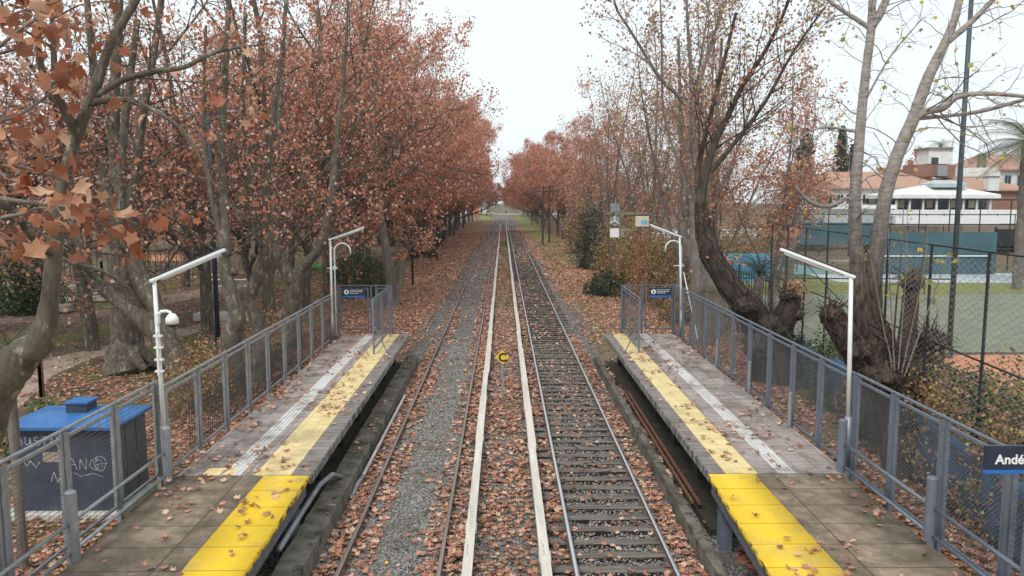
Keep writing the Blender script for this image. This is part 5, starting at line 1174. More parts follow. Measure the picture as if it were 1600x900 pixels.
hand_tree('plane_tree', 'forked gnarled plane stump tree leaning right, just left of the far lamp', 'tree', [
    ([(408,540,27,.30),(404,512,27,.25),(396,485,27,.23),(388,466,27,.22),(397,446,27,.22),(410,415,27,.21),(416,388,27,.22),(418,372,27,.15),(416,300,27.3,.12),(424,200,27.6,.10),(440,90,28,.08),(450,-40,28,.05)], 14, 3.4, .45),
    ([(390,468,27,.22),(376,455,27,.19),(365,443,27,.14)], 0, 0, 0),([(416,392,27,.16),(398,340,26.6,.1),(386,260,26.4,.08),(380,150,26.3,.06),(384,20,26,.04)], 9, 3.0, .3)], seed=34, group=G, dens=2, lf=.35, knobs=[(416,380,27,.22,.8),(396,400,26.8,.12,1)])
hand_tree('plane_tree', 'dark ivy covered plane trunk with a limb bending right behind the left gate', 'tree', [
    ([(455,500,33,.40),(456,470,33,.34),(462,445,33,.30),(470,418,33,.24),(490,400,33,.2),(504,375,33,.22),(510,350,33,.2),(518,300,33,.15),(528,200,33.5,.10),(540,80,34,.06),(546,-60,34,.03)], 12, 3.8, .4),
    ([(458,440,33,.3),(440,410,33,.25),(430,370,33,.2),(432,300,33.2,.15),(436,200,33.4,.12),(442,80,33.6,.08)], 12, 3.8, .35)], seed=55, group=G, dens=2, lf=.6)
hand_tree('plane_tree', 'pale split plane trunk standing in the leaves just beyond the left gate', 'tree', [
    ([(612,455,47,.42),(612,435,47,.34),(608,410,47,.3),(600,370,47,.24),(590,300,47.5,.2),(585,200,48,.18),(590,60,48,.1)], 14, 4.5, .3),
    ([(624,450,46,.22),(627,425,46,.2),(630,400,46,.17)], 0,0,0)], wood='bark_mid', seed=59, group=G, dens=4, lf=1.0, leafsize=.2)
# long horizontal limb of a tree outside the left edge, with big leaves close to the bridge
hand_tree('plane_tree', 'leaf laden plane branches from the left edge, large rust leaves close up', 'tree', [
    ([(-1335,1985,4.6,.26),(-1330,1000,4.6,.22),(-1310,600,4.6,.19),(-1300,300,4.6,.15),(-1290,60,4.6,.11),(-1290,-260,4.6,.06)], 4, .9, .6, 2),
    ([(-1305,420,4.6,.07),(-700,330,4.6,.05),(-255,290,4.6,.035),(-150,280,4.5,.03),(-40,262,4.5,.016),(40,262,4.5,.009),(110,285,4.5,.005)], 7, .45, .45, 3),
    ([(-1295,150,4.6,.07),(-700,200,4.6,.05),(-250,180,4.6,.035),(-130,120,4.6,.028),(-30,90,4.6,.014),(40,40,4.6,.008),(80,20,4.6,.005)], 8, .5, .4, 3),
    ([(-1300,300,4.6,.07),(-700,260,4.6,.05),(-250,240,4.6,.035),(-120,210,4.8,.025),(0,190,4.8,.012),(60,160,4.8,.008),(110,110,4.8,.005)], 8, .5, .4, 3),
    ([(-1305,520,4.6,.07),(-700,460,4.6,.05),(-270,420,4.6,.03),(-140,380,4.5,.022),(-20,345,4.5,.012),(60,330,4.5,.007)], 7, .45, .4, 3),([(-1300,360,5,.07),(-600,320,5,.05),(-150,300,5,.02),(60,318,5,.012),(150,330,5,.008),(215,350,5,.005)], 6, .4, .6, 3),([(-1295,60,4.3,.07),(-600,40,4.3,.05),(-150,30,4.3,.02),(0,25,4.3,.01),(40,15,4.3,.006)], 7, .5, .5, 3)], wood='twig', leaf='leaf_near', seed=71, dens=2, lf=.95, leafsize=.118, jit=.08, shape='star', cfg=dict(lr=[2,.5,.6,.5,0], rk=.01, wand=[.05,.1,.13,.2,.25]))

# ------------------------------------------------------------------ individual near trees, right
hand_tree('plane_tree', 'slender plane tree with a long branch stretching up left over the line, right side', 'tree', [
    ([(1092,470,34,.32),(1088,420,34,.26),(1086,360,34,.22),(1084,310,34,.19),(1083,250,34,.15),(1083,180,34,.13),(1079,100,34,.08),(1074,30,34,.06),(1070,-60,34,.04)], 16, 2.8, .4),
    ([(1083,180,34,.10),(1060,150,34,.09),(1030,120,33.8,.08),(1005,80,33.6,.065),(980,40,33.4,.05),(962,10,33.2,.04),(955,-40,33,.03)], 12, 2.6, .25),
    ([(1084,190,34,.11),(1096,120,34,.09),(1110,75,34,.08),(1122,35,34,.07),(1145,-30,34,.05)], 12, 2.8, .25),
    ([(1085,330,34,.1),(1055,240,34.4,.06),(1036,170,34.6,.05),(1034,60,34.8,.04),(1030,-40,35,.03)], 9, 2.6, .3)], wood='bark_mid', leaf='leaf_dull', seed=101, dens=1, lf=.55, leafsize=.15, cfg=dict(SL, rk=.010, kids=[6,6,6,4,0]))
hand_tree('plane_tree', 'pale spreading plane trunk behind the far right lamp post', 'tree', [
    ([(1108,470,37,.65),(1098,440,37,.45),(1084,405,37,.34),(1072,380,37,.26),(1066,350,37,.2),(1068,280,37,.14),(1064,200,37,.1),(1060,60,37,.06)], 12, 3.4, .35),
    ([(1080,395,37,.2),(1095,350,37.3,.15),(1104,300,37.5,.12),(1118,200,37.8,.09),(1128,60,38,.06)], 10, 3.2, .3)], wood='bark_mid', leaf='leaf_dull', seed=103, dens=1, lf=.5, leafsize=.16, cfg=dict(SL, rk=.010, kids=[6,6,6,4,0]))
hand_tree('pollard_tree', 'dark leaning tree with furrowed bark and a root like burr behind the far right fence', 'tree', [
    ([(1215,620,27,.80),(1200,540,27,.66),(1178,495,27,.50),(1152,462,27,.40),(1130,430,27,.36),(1110,395,27,.33),(1098,350,27,.25),(1094,315,27,.21)], 4, 1.6, .4),
    ([(1094,318,27,.17),(1103,270,27,.145),(1116,225,27,.12),(1138,180,27,.10),(1160,135,27,.085),(1195,80,27,.07),(1225,20,27,.055),(1250,-60,27,.05)], 16, 2.8, .15),
    ([(1095,318,27,.15),(1090,270,27.3,.1),(1105,200,27.5,.08),(1125,120,27.7,.07),(1150,20,28,.05)], 10, 2.6, .2),
    ([(1110,270,27,.09),(1150,220,26.8,.08),(1195,160,26.6,.06),(1240,80,26.4,.045),(1290,10,26.2,.03)], 12, 2.6, .2),
    ([(1205,540,26.8,.5),(1225,500,26.5,.36),(1236,470,26.4,.30),(1240,455,26.4,.2)], 4, .8, .5)],
    wood='bark_dark', leaf='leaf_dull', seed=107, dens=1, lf=.6, leafsize=.14, cfg=dict(SL, rk=.012, kids=[5,6,6,4,0]), group='pollarded trees by the right fence', spr=True, knobs=[(1232,462,26.3,.34,.6),(1165,478,26.4,.42,.8),(1205,510,26.5,.60,.8),(1185,540,26.4,.6,.9),(1240,490,26.5,.4,.7)])
hand_tree('pollard_tree', 'huge shaggy pollard stump carrying two tall pale trunks behind the near right fence', 'tree', [
    ([(1424,775,17.6,.62),(1420,720,17.6,.56),(1415,660,17.6,.54),(1400,610,17.6,.52),(1378,570,17.6,.46),(1362,530,17.6,.42),(1352,490,17.6,.36)], 0, 0, 0),
    ([(1385,590,17.6,.40),(1350,560,17.6,.36),(1320,520,17.5,.30),(1300,495,17.5,.24),(1290,482,17.5,.15)], 0, 0, 0),
    ([(1352,540,17.6,0.272),(1345,470,17.6,0.224),(1340,420,17.6,0.176),(1336,360,17.6,0.140),(1336,300,17.6,0.124),(1341,240,17.6,0.112),(1346,180,17.6,0.104),(1353,110,17.6,0.092),(1361,45,17.6,0.088),(1364,-40,17.6,0.064)], 16, 2.2, .35, 2),
    ([(1362,540,17.7,0.272),(1362,470,17.7,0.232),(1366,420,17.7,0.192),(1376,350,17.7,0.160),(1386,295,17.7,0.152),(1405,235,17.7,0.144),(1426,188,17.7,0.136),(1447,130,17.7,0.120),(1468,85,17.7,0.108),(1488,40,17.7,0.088),(1505,-20,17.7,0.072)], 14, 2.2, .35, 2),
    ([(1425,190,17.7,.09),(1445,175,17.6,.085),(1475,168,17.5,.075),(1495,152,17.4,.06),(1540,146,17.3,.05),(1650,155,17.2,.035)], 16, 1.9, .1, 2),
    ([(1432,185,17.7,.05),(1490,180,17.8,.04),(1540,172,17.9,.045),(1620,150,18,.04)], 12, 1.7, .15, 2),
    ([(1360,45,17.6,.06),(1335,28,17.6,.05),(1310,12,17.6,.045),(1275,-15,17.6,.035)], 10, 1.6, .2, 2),
    ([(1362,42,17.6,.10),(1378,15,17.6,.09),(1400,-40,17.6,.07)], 8, 1.6, .2, 2),
    ([(1482,64,17.7,.08),(1520,32,17.6,.065),(1570,-20,17.5,.05)], 8, 1.6, .2, 2),
    ([(1345,170,17.6,.03),(1390,90,17.6,.02),(1440,30,17.4,.014)], 9, 1.4, .2, 2),
    ([(1338,205,17.6,.04),(1280,200,17.5,.025),(1230,230,17.4,.015)], 9, 1.4, .2, 2),
    ([(1335,320,17.6,.06),(1322,310,17.5,.05),(1300,322,17.3,.045),(1270,318,17.1,.05),(1240,290,17,.03)], 12, 1.6, .2, 2),
    ([(1405,620,17.5,.44),(1435,585,17.5,.34),(1452,555,17.5,.28),(1458,535,17.5,.2)], 5, .7, .6, 2),
    ([(1415,560,18.6,.24),(1420,500,18.8,.2),(1424,455,18.8,.18),(1430,440,18.8,.12)], 8, .7, .5, 2),
    ([(1395,560,17.3,.03),(1400,480,17.3,.02),(1408,400,17.3,.014),(1412,320,17.3,.008)], 4, .8, .3, 2),
    ([(1400,570,17.3,.03),(1425,500,17.2,.02),(1440,420,17.1,.012),(1450,350,17,.008)], 4, .8, .3, 2)],
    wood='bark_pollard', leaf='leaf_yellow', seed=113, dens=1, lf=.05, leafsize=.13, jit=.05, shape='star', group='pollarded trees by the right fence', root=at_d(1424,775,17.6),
    cfg=dict(rmin=.006, n=[5,8,7,7,5], wand=[.05,.16,.2,.26,.3], trop=[0,.0,-.02,-.03,-.03], kids=[5,6,5,4,0], ang=[50,50,50,50,0], lr=[1,.5,.55,.45,0], rk=.010),
    spr=True, knobs=[(1300,490,17.4,.28,.8),(1456,532,17.4,.34,.8),(1425,440,18.7,.30,.8),(1375,585,17.3,.50,.9),(1340,545,17.4,.36,.9),(1415,640,17.3,.52,1.1)])

sh = [([(1400+rx*.15,590,17.0,.02),(1400+rx*.5,510,17.0,.014),(1400+rx*.85,430,16.9,.010),(1400+rx,y1,16.9,.006)], 5, .6, .4, 3) for rx, y1 in ((-40,400),(-12,355),(18,320),(50,370),(82,395))]
hand_tree('sucker_shoots', 'thin young shoots with yellow leaves growing up from the shaggy stump', 'plant', sh, wood='twig', leaf='leaf_yellow', seed=131, dens=1, lf=.30, leafsize=.15, jit=.04, shape='star', root=at_d(1400,590,17.0), cfg=dict(rmin=.005, wand=[.05,.1,.15,.2,.2], kids=[4,4,3,2,0]))

# ------------------------------------------------------------------ conifers, cypress, palms, cycad fronds
def conifer(x, ytop, d, rad, label, nm='conifer', narrow=False, seed=1):
    p = at_d(x, 330, d); h = at_d(x, ytop, d).z; t = empty(nm, (p.x, d, -.06), label, 'tree'); rs = np.random.RandomState(seed); W = Wood()
    W.tube([(0,0,0),(0,0,h*.5),(0,0,h*.98)], [.3,.2,.03], 8); P = []
    z = h*.12
    while z < h*.98:
        f = 1-z/h; R = rad*((f**.95) if not narrow else min(1, f*5)*(.9+.1*math.sin(z*2)))
        nb = 9 if not narrow else 14
        for k in range(nb):
            a = rs.uniform(0, 6.28); r = R*rs.uniform(.7,1.1); e = np.array([r*math.cos(a), r*math.sin(a), z-(r*.15 if not narrow else -r*.4)])
            W.tube([(0,0,z), e*.5+np.array([0,0,z*.5+.1]), e], [.05,.03,.01], 3)
            n = int(26 if not narrow else 22); s = rs.rand(n,1)**.6; P.append(np.array([[0,0,z]])*(1-s)+e[None]*s+rs.normal(0,.16,(n,3)))
        z += h/38
    P = np.concatenate(P); W.obj('trunk', M['bark_dark'], t); leaves_obj('crown', P, .42, M['leaf_dark'], rs, t, shape='mini', mode='any'); return t
conifer(1311, 193, 140, 4.8, 'tall dark pointed conifer behind the clubhouse, taller of the two', seed=3)
conifer(1328, 222, 143, 3.8, 'smaller dark conifer leaning against the taller one', seed=4)
conifer(1254, 198, 125, 1.5, 'dark columnar cypress left of the pointed conifers', 'cypress', True, 5)
def frond(q, o, az, L, lift, droop, wid, n=26, rs=None):
    """palm frond: rachis and leaflets"""
    ca, sa = math.cos(az), math.sin(az); P = []
    for i in range(n+1):
        s = i/n; r = L*s*math.cos(lift*(1-s*.5)); z = L*(math.sin(lift)*s - droop*s*s); P.append(Vector((o[0]+r*ca, o[1]+r*sa, o[2]+z)))
    for i in range(2, n):
        s = i/n; w = wid*math.sin(math.pi*min(1,.12+s*.86))**.6; t = (P[i+1]-P[i]).normalized(); sd = Vector((-sa, ca, 0))
        for k in (-1,1):
            e = P[i] + sd*k*w + t*w*.55 - Vector((0,0,w*.35)); b = P[i]+t*.03*L/3; q.poly([P[i], e, b])
    for a, b in zip(P[:-1], P[1:]): q.bar(a, b, .02*L/3+.004)
def palm(x, yc, d, nf, L, label, leaf='leaf_green', nm='palm_tree', trunk_r=.35, seed=1, lifts=(-.5,1.3), z0=None):
    p = at_d(x, yc, d); t = empty(nm, (p.x, d, -.06), label, 'palm' if nm == 'palm_tree' else 'plant'); rs = random.Random(seed); h = p.z+.06 if z0 is None else z0
    q = MB(); n = 8; q.tube([(0,0,h*i/n) for i in range(n+1)], [trunk_r*(1.1 if i % 2 else .95) for i in range(n+1)], 10); q.build('trunk', M['bark_mid'], t)
    for k in range(nf):
        q = MB(); l = rs.uniform(*lifts); frond(q, (0,0,h), 6.283*k/nf*2.4+rs.uniform(-.2,.2), L*rs.uniform(.8,1.1), l, .55 if l > 0 else .2, L*.24); q.build('frond', M[leaf], t)
    return t
M['frond'] = island_mat('palm_frond', [(.13,.14,.07),(.19,.19,.10),(.09,.10,.05),(.26,.24,.14)], trans=.2)
M['frond_dark'] = island_mat('cycad_frond', [(.02,.05,.03),(.035,.07,.04),(.05,.09,.05)], trans=.15)
palm(1606, 222, 55, 56, 3.9, 'large palm with drooping fronds at the right edge of the picture', 'frond', seed=2)
palm(1238, 292, 52, 44, 3.2, 'shaggy palm with drooping fronds right of the sparse red tree', 'frond', seed=3)
palm(1470, 226, 150, 20, 3.0, 'small distant palm behind the stair tower of the clubhouse', 'frond', seed=6)
palm(1186, 432, 33, 18, 2.2, 'dark green cycad fronds rising behind the leaning tree burr', 'frond_dark', 'cycad', .2, 4, (.2,1.4))
palm(1108, 458, 33.5, 14, 1.5, 'grey green cycad fronds at the foot of the leaning tree', 'frond', 'cycad', .2, 5, (-.1,1.0))
palm(12, 540, 13, 12, 1.1, 'bright green fern like plant at the far left edge', 'leaf_green', 'fern_plant', .08, 7, (.2,1.4))

# ------------------------------------------------------------------ bushes and hedges
def gb(x, yb, d=None): p = at_z(x, yb, -.06) if d is None else at_d(x, yb, d); return (p.x, p.y, -.08)
bush('evergreen_bush', gb(572,462), (2.1,2.0,2.1), 9000, 'leaf_green', 'round green bush behind the left platform gate', size=.14, seed=2)
bush('evergreen_bush', gb(545,440), (1.5,1.5,1.8), 5000, 'leaf_dark', 'dark green bush between the gate bush and the park path', size=.14, seed=12)
bush('evergreen_bush', gb(660,402), (2.2,2.0,2.6), 6000, 'leaf_green', 'green bush among the row trunks beyond the rusty rail post', size=.17, seed=4)
bush('evergreen_bush', (-11.5,19.5,-.1), (1.0,1.3,1.0), 4500, 'leaf_green', 'loose green shoots at the foot of the leaning limbs behind the camera post', size=.12, seed=6)
bush('evergreen_bush', (-9.4,23.5,-.1), (1.0,1.6,1.5), 4500, 'leaf_hedge', 'yellowing green bush at the picket fence under the gnarled trunks', size=.11, seed=7)
bush('evergreen_bush', (-9.2,29.5,-.1), (1.1,1.6,1.6), 4500, 'leaf_hedge', 'twiggy yellow green bush left of the gate behind the fence', size=.12, seed=8)
bush('evergreen_bush', gb(35,440,44), (2.2,2,3.0), 7000, 'leaf_green', 'large green bush in the park behind the young tree', size=.2, seed=9)
bush('evergreen_bush', gb(640,340,110), (5,4,4), 6000, 'leaf_dark', 'dark bush glimpsed under the row of plane trees', size=.35, seed=10)
for i, (x, d, r, h, lf, n, lb) in enumerate([(1010,52,2.8,5.4,'leaf_hedge',15000,'yellow and green autumn hedge behind the antenna mast'),(975,60,3.0,6.2,'leaf_hedge',13000,'yellow leaved thicket left of the antenna mast'),
    (930,72,2.2,6.6,'leaf_dark',9000,'dark ivy covered thicket by the twin telegraph poles'),(1050,47,2.4,4.6,'leaf_hedge',12000,'mixed autumn hedge behind the far right lamp'),(918,92,2.8,8.0,'leaf_hedge',8000,'yellow green thicket further down the right verge'),
    (1100,66,4.0,4.6,'leaf_hedge',13000,'tall autumn hedge behind the pale spreading trunk'),(1160,80,4.5,4.5,'leaf_hedge',11000,'mixed hedge beside the lawn'),(908,118,2.8,8.0,'leaf_dull',7000,'brown thicket at the start of the dense right row'),
    (950,52,1.5,1.6,'leaf_dark',5000,'low dark scrub spilling toward the right track'),(1240,100,5,5.0,'leaf_green',9000,'green shrubs in front of the columnar cypress'),(1080,41,1.6,1.8,'leaf_hedge',7000,'low twiggy bush right behind the far right gate')]):
    p = at_d(x, 400, d); bush('hedge_bush', (p.x, d, -.1), (r, r*1.2, h*.75), n, lf, lb, size=.15*max(1, d/60), seed=30+i, stems=14, group='bushes beyond the right platform')
for i, (X, Y, r, h, lf, n, lb) in enumerate([(10.2,27.5,1.3,1.7,'leaf_dark',9000,'dark ivy mass at the foot of the leaning tree burr'),(10.2,23.8,1.0,2.3,'leaf_green',6000,'green creeper on the fence left of the shaggy stump'),(9.9,21,.8,1.7,'leaf_hedge',3500,'yellow green weeds by the blue tarp'),
    (10.5,15.2,.9,2.6,'leaf_green',4200,'loose creeper climbing the fence right of the shaggy stump'),(10.2,13.2,.8,2.1,'leaf_green',4200,'green creeper behind the near right platform fence'),(9.6,11.6,.9,1.5,'leaf_dark',4500,'dark undergrowth at the foot of the fence near the black sign'),(9.2,14.6,.8,1.0,'leaf_hedge',3000,'low weeds below the shaggy pollard stump'),(9.25,12.2,.9,2.4,'leaf_green',5000,'leafy creeper hanging on the fence above the blue tarp'),(9.45,16.6,.8,2.9,'leaf_hedge',4500,'thin yellow green creeper on the fence beside the stump'),(9.9,19.8,.9,2.2,'leaf_green',4500,'green creeper on the fence left of the stump arm'),(9.2,10.6,.8,2.0,'leaf_hedge',4000,'yellow green creeper on the fence behind the black sign'),(12.0,16.2,1.3,3.1,'leaf_green',5500,'tall loose shrub standing before the clay court'),(12.9,26.5,1.7,1.6,'leaf_green',7000,'green scrub at the far edge of the clay court'),(13.0,20.5,1.5,1.5,'leaf_dark',6000,'dark scrub along the clay court edge'),(13.5,23.5,2.2,1.5,'leaf_green',9000,'wide low green scrub spilling onto the clay court'),(9.35,13.8,.9,3.2,'leaf_hedge',5500,'thin climbing creeper high on the fence near the stump'),(10.9,12.6,1.0,2.2,'leaf_green',6000,'leafy bush outside the fence next to the black sign'),(12.4,18,1.5,1.9,'leaf_green',6000,'low green scrub behind the fence beside the clay court'),(12.2,22,1.5,1.7,'leaf_hedge',6000,'yellow green scrub behind the fence at the far end of the clay court'),(11.4,14.5,1.4,1.7,'leaf_dark',6000,'dark scrub behind the fence near the picture edge'),(11.6,25.5,1.3,2.0,'leaf_hedge',6000,'twiggy scrub between the leaning tree and the shaggy stump')]):
    bush('creeper', (X, Y, -.1), (r*.7, r*1.4, h*.8), n, lf, lb, 'creeper', size=.10, seed=60+i, stems=12, group='creepers along the chain link fence')
for i, (x, yt, d, lb) in enumerate([(1465,205,170,'orange leaved tree behind the clubhouse left of the stair tower'),(1400,235,160,'pale orange tree behind the clubhouse between the two trunks'),(1440,240,185,'orange tree behind the clubhouse roof')][:3]):
    p = at_d(x-20, 300, d); rs_ = np.random.RandomState(i); 
    if i == 0: ORNG = row_tree_meshes(66, H=13, dens=6, leafsize=.42, leaf='leaf_orange', c=GR)
    h = at_d(x, yt+20, d).z; tree_thing('orange_tree', (p.x, d, -.06), *ORNG, lb, 'tree', 'orange trees behind the clubhouse', i*2.0, h/13*.95)

# ------------------------------------------------------------------ overhead wires and creepers on the right
def wire(label, pts, sag, r=.012, nm='wire'):
    a, b = [Vector(at_d(*p)) for p in pts]; q = MB(); q.tube([a.lerp(b, i/14)-Vector((0,0,sag*math.sin(math.pi*i/14))) for i in range(15)], r, 5); return tag(q.build(nm, M['black']), label, 'wire', 'loose wires at the right')
wire('long thin wire sloping down from the leaning tree to the pollard stump', [(1203,345,20),(1600,680,13.5)], .5)
wire('thin wire hanging behind the near right platform fence', [(1160,430,21),(1420,690,14)], .35)

# ------------------------------------------------------------------ fallen leaves
rs = np.random.RandomState(2024)
def zsurf(x, y):
    z = np.full(x.shape, -.05)
    inb = (np.abs(x) < 4.4); z[inb] = .015; m = (x > -.55) & (x < .65); z[m] = -.035
    onp = ((x < -3.62) & (x > -6.1) & (y < 29.8)) | ((x > 3.9) & (x < 6.5) & (y < 29.8)); z[onp] = PZ+.008
    gut = ((x < -3.26) & (x > -3.62) & (y < 29.6)); z[gut] = .365
    return z
def scatter(x0, x1, y0, y1, dens, clump=1.5, lo=.3, power=1.0, seed=0):
    n = int(abs(x1-x0)*(y1-y0)*dens*2); x = rs.uniform(x0, x1, n); y = rs.uniform(y0, y1, n)
    p = .52*vnoise(x, y, clump, seed)+.28*vnoise(x, y, clump*.37, seed+5)+.2*vnoise(x, y, clump*.13, seed+9); keep = rs.rand(n) < np.clip((p-lo)/(1-lo), 0, 1)**power*1.6
    return np.c_[x[keep], y[keep]]
parts = []; N_ = lambda *a, **k: parts.append(scatter(*a, **k))
# between and beside the rails
N_(-3.22,-2.80,9,33,110,clump=2,lo=.02); N_(-2.72,-2.30,9,45,75,clump=1.2,lo=.22,seed=3); N_(-2.35,-1.45,9,45,10,clump=1.2,lo=.35,seed=4); N_(-1.45,-1.12,9,60,75,clump=1.5,lo=.2,seed=5); N_(-1.04,-.70,9,60,110,clump=2,lo=.03,seed=6)
N_(-.5,.6,9,30,75,clump=1.1,lo=.15,seed=7); N_(-.5,.6,30,75,65,clump=3,lo=.1,seed=8); N_(.82,1.18,9,60,75,clump=1.2,lo=.2,seed=9); N_(1.27,2.85,9,60,14,clump=1.3,lo=.25,seed=10); N_(2.95,3.42,9,36,100,clump=1.8,lo=.06,seed=11)
N_(-3.3,-2.8,33,60,25,clump=2,lo=.3,seed=12)
# below and behind the platforms
N_(-10,-6.15,8,30,60,clump=2.5,lo=.1,seed=13); N_(6.55,9.6,8,30,60,clump=2.5,lo=.08,seed=14); N_(3.63,3.86,14.2,29.6,45,clump=1.5,lo=.1,seed=15); N_(3.2,3.6,30,34,30,clump=1.5,lo=.2,seed=15)
N_(-3.62,-3.28,10,29.6,14,clump=1.5,lo=.35,seed=16)
# on the platforms
N_(-6.08,-3.66,7,14.05,16,clump=.9,lo=.40,seed=17,power=1.1); N_(3.9,6.3,7,14.05,13,clump=.9,lo=.43,seed=18,power=1.1); N_(-6.08,-3.66,14.2,29.6,17,clump=1.1,lo=.40,seed=19); N_(3.95,6.45,14.2,29.6,15,clump=1.1,lo=.43,seed=20); N_(-6.08,-5.6,14.2,29.6,18,clump=1.1,lo=.3,seed=21)
# banks beyond the platforms
N_(-9.5,-4.3,29.8,60,80,clump=4,lo=-.1,seed=22); N_(-4.3,-3.6,29.8,100,30,clump=3,lo=.2,seed=23); N_(3.8,5.0,34,120,30,clump=3,lo=.2,seed=31); N_(-2.65,-1.2,45,170,7,clump=4,lo=.2,seed=35); N_(1.3,2.8,60,170,7,clump=4,lo=.2,seed=36); N_(-3.7,-2.85,45,170,8,clump=4,lo=.3,seed=37); N_(3.0,3.9,45,170,8,clump=4,lo=.3,seed=38); N_(-1.0,-.72,60,150,30,clump=5,lo=.0,seed=32); N_(-.5,.6,75,160,22,clump=5,lo=.1,seed=33); N_(5.0,10,30.3,75,70,clump=4,lo=.12,seed=24); N_(3.3,5.0,30,75,7,clump=3,lo=.3,seed=25); N_(-16,-9.5,24,60,13,clump=4,lo=.2,seed=26); N_(-45,-10,15,70,4.5,clump=4,lo=.25,seed=27)
N_(-8.8,-4.5,60,150,20,clump=6,lo=-.1,seed=28); N_(5.2,9.5,75,125,16,clump=6,lo=.1,seed=29); N_(10.5,14,24,60,8,clump=4,lo=.3,seed=30)
XY = np.concatenate(parts); xx, yy = XY[:,0], XY[:,1]
zz = zsurf(xx, yy); und = (xx > 3.66) & (xx < 3.88) & (yy < 29.8); zz[und] = .15
zz = zz + np.abs(rs.normal(0,.022,len(zz)))+.012
# keep them off rails, covers and the cabinet
bad = np.zeros(len(xx), bool)
for rx in (-2.76,-1.08,1.22,2.90): bad |= np.abs(xx-rx) < .045
bad |= (np.abs(xx+.605) < .09) | (np.abs(xx-.715) < .09) | ((xx > -9.7) & (xx < -7.3) & (yy > 15.1) & (yy < 17.1)) | ((yy>14.05)&(yy<14.12)&(np.abs(xx)>3.6)&(np.abs(xx)<6.5))
P = np.c_[xx, yy, zz][~bad]; size = np.where(P[:,1] > 60, .23, np.where(P[:,1] > 34, .155, .128))
near = P[:,1] < 34
leaf_n = leaves_obj('fallen_leaves', P[near], size[near], M['leaf_ground'], rs, shape='star', tilt=.36, curl=.8); tag(leaf_n, 'brown and orange fallen plane leaves over the tracks and platforms near the bridge', 'leaves', kind='stuff')
leaf_f = leaves_obj('fallen_leaves', P[~near], size[~near], M['leaf_ground'], rs, shape='mini', tilt=.45, curl=.5); tag(leaf_f, 'carpet of rust coloured fallen leaves on the banks beyond the platforms', 'leaves', kind='stuff')
print('leaves', near.sum(), (~near).sum())

# loose gravel stones close to the camera
def stones():
    pts = [scatter(-2.7,-1.12,9.5,34,330,clump=1.2,lo=.0,seed=40), scatter(1.27,2.86,9.5,34,190,clump=1,lo=.0,seed=41), scatter(-.5,.6,9.5,26,110,clump=1,lo=.1,seed=42), scatter(2.95,3.4,9.5,30,120,clump=1,lo=.1,seed=43), scatter(-3.2,-2.8,9.5,30,80,clump=1,lo=.1,seed=44), scatter(-4.2,-2.8,30,48,120,clump=2,lo=0,seed=45), scatter(2.95,4.8,30,48,120,clump=2,lo=0,seed=46)]
    XY = np.concatenate(pts); n = len(XY); X = XY[:,0]; Z = zsurf(X, XY[:,1]); Z[Z > .3] = .0; Z = Z-.005
    R = rotmats(n, 0, rs, 'any'); base = np.array([(1,0,0),(-1,0,0),(0,1,0),(0,-1,0),(0,0,1),(0,0,-1)], float)
    s = rs.uniform(.014,.032,n); L = base[None]*s[:,None,None]*rs.uniform(.6,1.25,(n,6,1)); V = np.einsum('nij,nkj->nki', R, L)+np.c_[XY,Z][:,None]
    F = (np.array([(0,2,4),(2,1,4),(1,3,4),(3,0,4),(2,0,5),(1,2,5),(3,1,5),(0,3,5)])[None]+(np.arange(n)*6)[:,None,None]).reshape(-1,3)
    o = link_obj('gravel_stones', np_mesh('gravel_stones', V.reshape(-1,3), [F], M['stone'])); tag(o, 'loose grey ballast stones between the rails', 'gravel', kind='stuff'); print('stones', n)
stones()
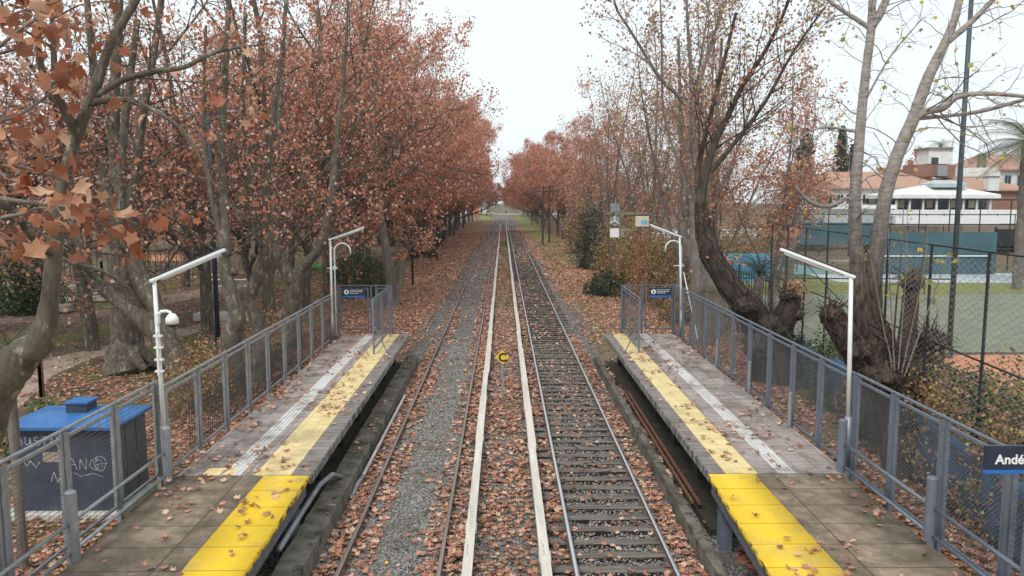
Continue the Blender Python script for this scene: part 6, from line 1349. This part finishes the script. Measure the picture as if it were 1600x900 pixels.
# grass tufts
def tufts():
    out = []
    for (x0,x1,y0,y1,dn,cl,lo,sd) in [(-2.4,-1.4,12,60,55,1.6,.55,50),(-4.3,-3,30,70,50,2.5,.5,51),(-.5,.6,10,45,35,1.5,.55,52),(4.6,8.5,30,60,90,3.5,.50,53),(4.0,6.2,30.5,40,160,2.5,.30,66),(-9,-4.4,30,60,40,3,.6,54),(-30,-9.5,14,45,30,4,.5,55),(4.4,9,60,120,60,5,.35,56),(-.45,.55,45,120,45,4,.35,58),(12.5,25,53,75,30,4,.2,61),(10.2,13,24,52,40,3,.3,62)]:
        out.append(scatter(x0,x1,y0,y1,dn,clump=cl,lo=lo,seed=sd))
    XY = np.concatenate(out); n = len(XY); nb = 4; XY = np.repeat(XY, nb, 0)+rs.normal(0,.03,(n*nb,2)); n = len(XY); z = np.where(np.abs(XY[:,0]) < 4.3, .0, -.055)
    far = np.clip(XY[:,1]/40, 1, 3); h = rs.uniform(.03,.09,n)*far**.4; w = .007*far; a = rs.uniform(0, 6.28, n); l = rs.normal(0,.05,(n,2))
    V = np.stack([np.c_[XY[:,0]-w*np.cos(a), XY[:,1]-w*np.sin(a), z], np.c_[XY[:,0]+w*np.cos(a), XY[:,1]+w*np.sin(a), z], np.c_[XY+l, z+h]], 1)
    F = np.arange(n*3).reshape(-1,3); o = link_obj('grass_tufts', np_mesh('grass_tufts', V.reshape(-1,3), [F], M['grass'])); tag(o, 'short green grass tufts in the ballast and on the banks', 'grass', kind='stuff'); print('grass', n)
tufts()
# ------------------------------------------------------------------ air
q = MB(); q.box(-500, 500, -60, 1300, -1.1, 40); hz = q.build('haze', M['white']); hz['kind'] = 'stuff'
hm = bpy.data.materials.new('haze'); hm.use_nodes = True; hn = hm.node_tree; hn.nodes.clear(); ho = hn.nodes.new('ShaderNodeOutputMaterial'); pv = hn.nodes.new('ShaderNodeVolumePrincipled')
pv.inputs['Color'].default_value = (.88,.93,1,1); pv.inputs['Density'].default_value = .00025; hn.links.new(pv.outputs[0], ho.inputs['Volume']); hz.data.materials.clear(); hz.data.materials.append(hm)
print('objects', len(bpy.data.objects), 'mesh faces', sum(len(m.polygons) for m in bpy.data.meshes))
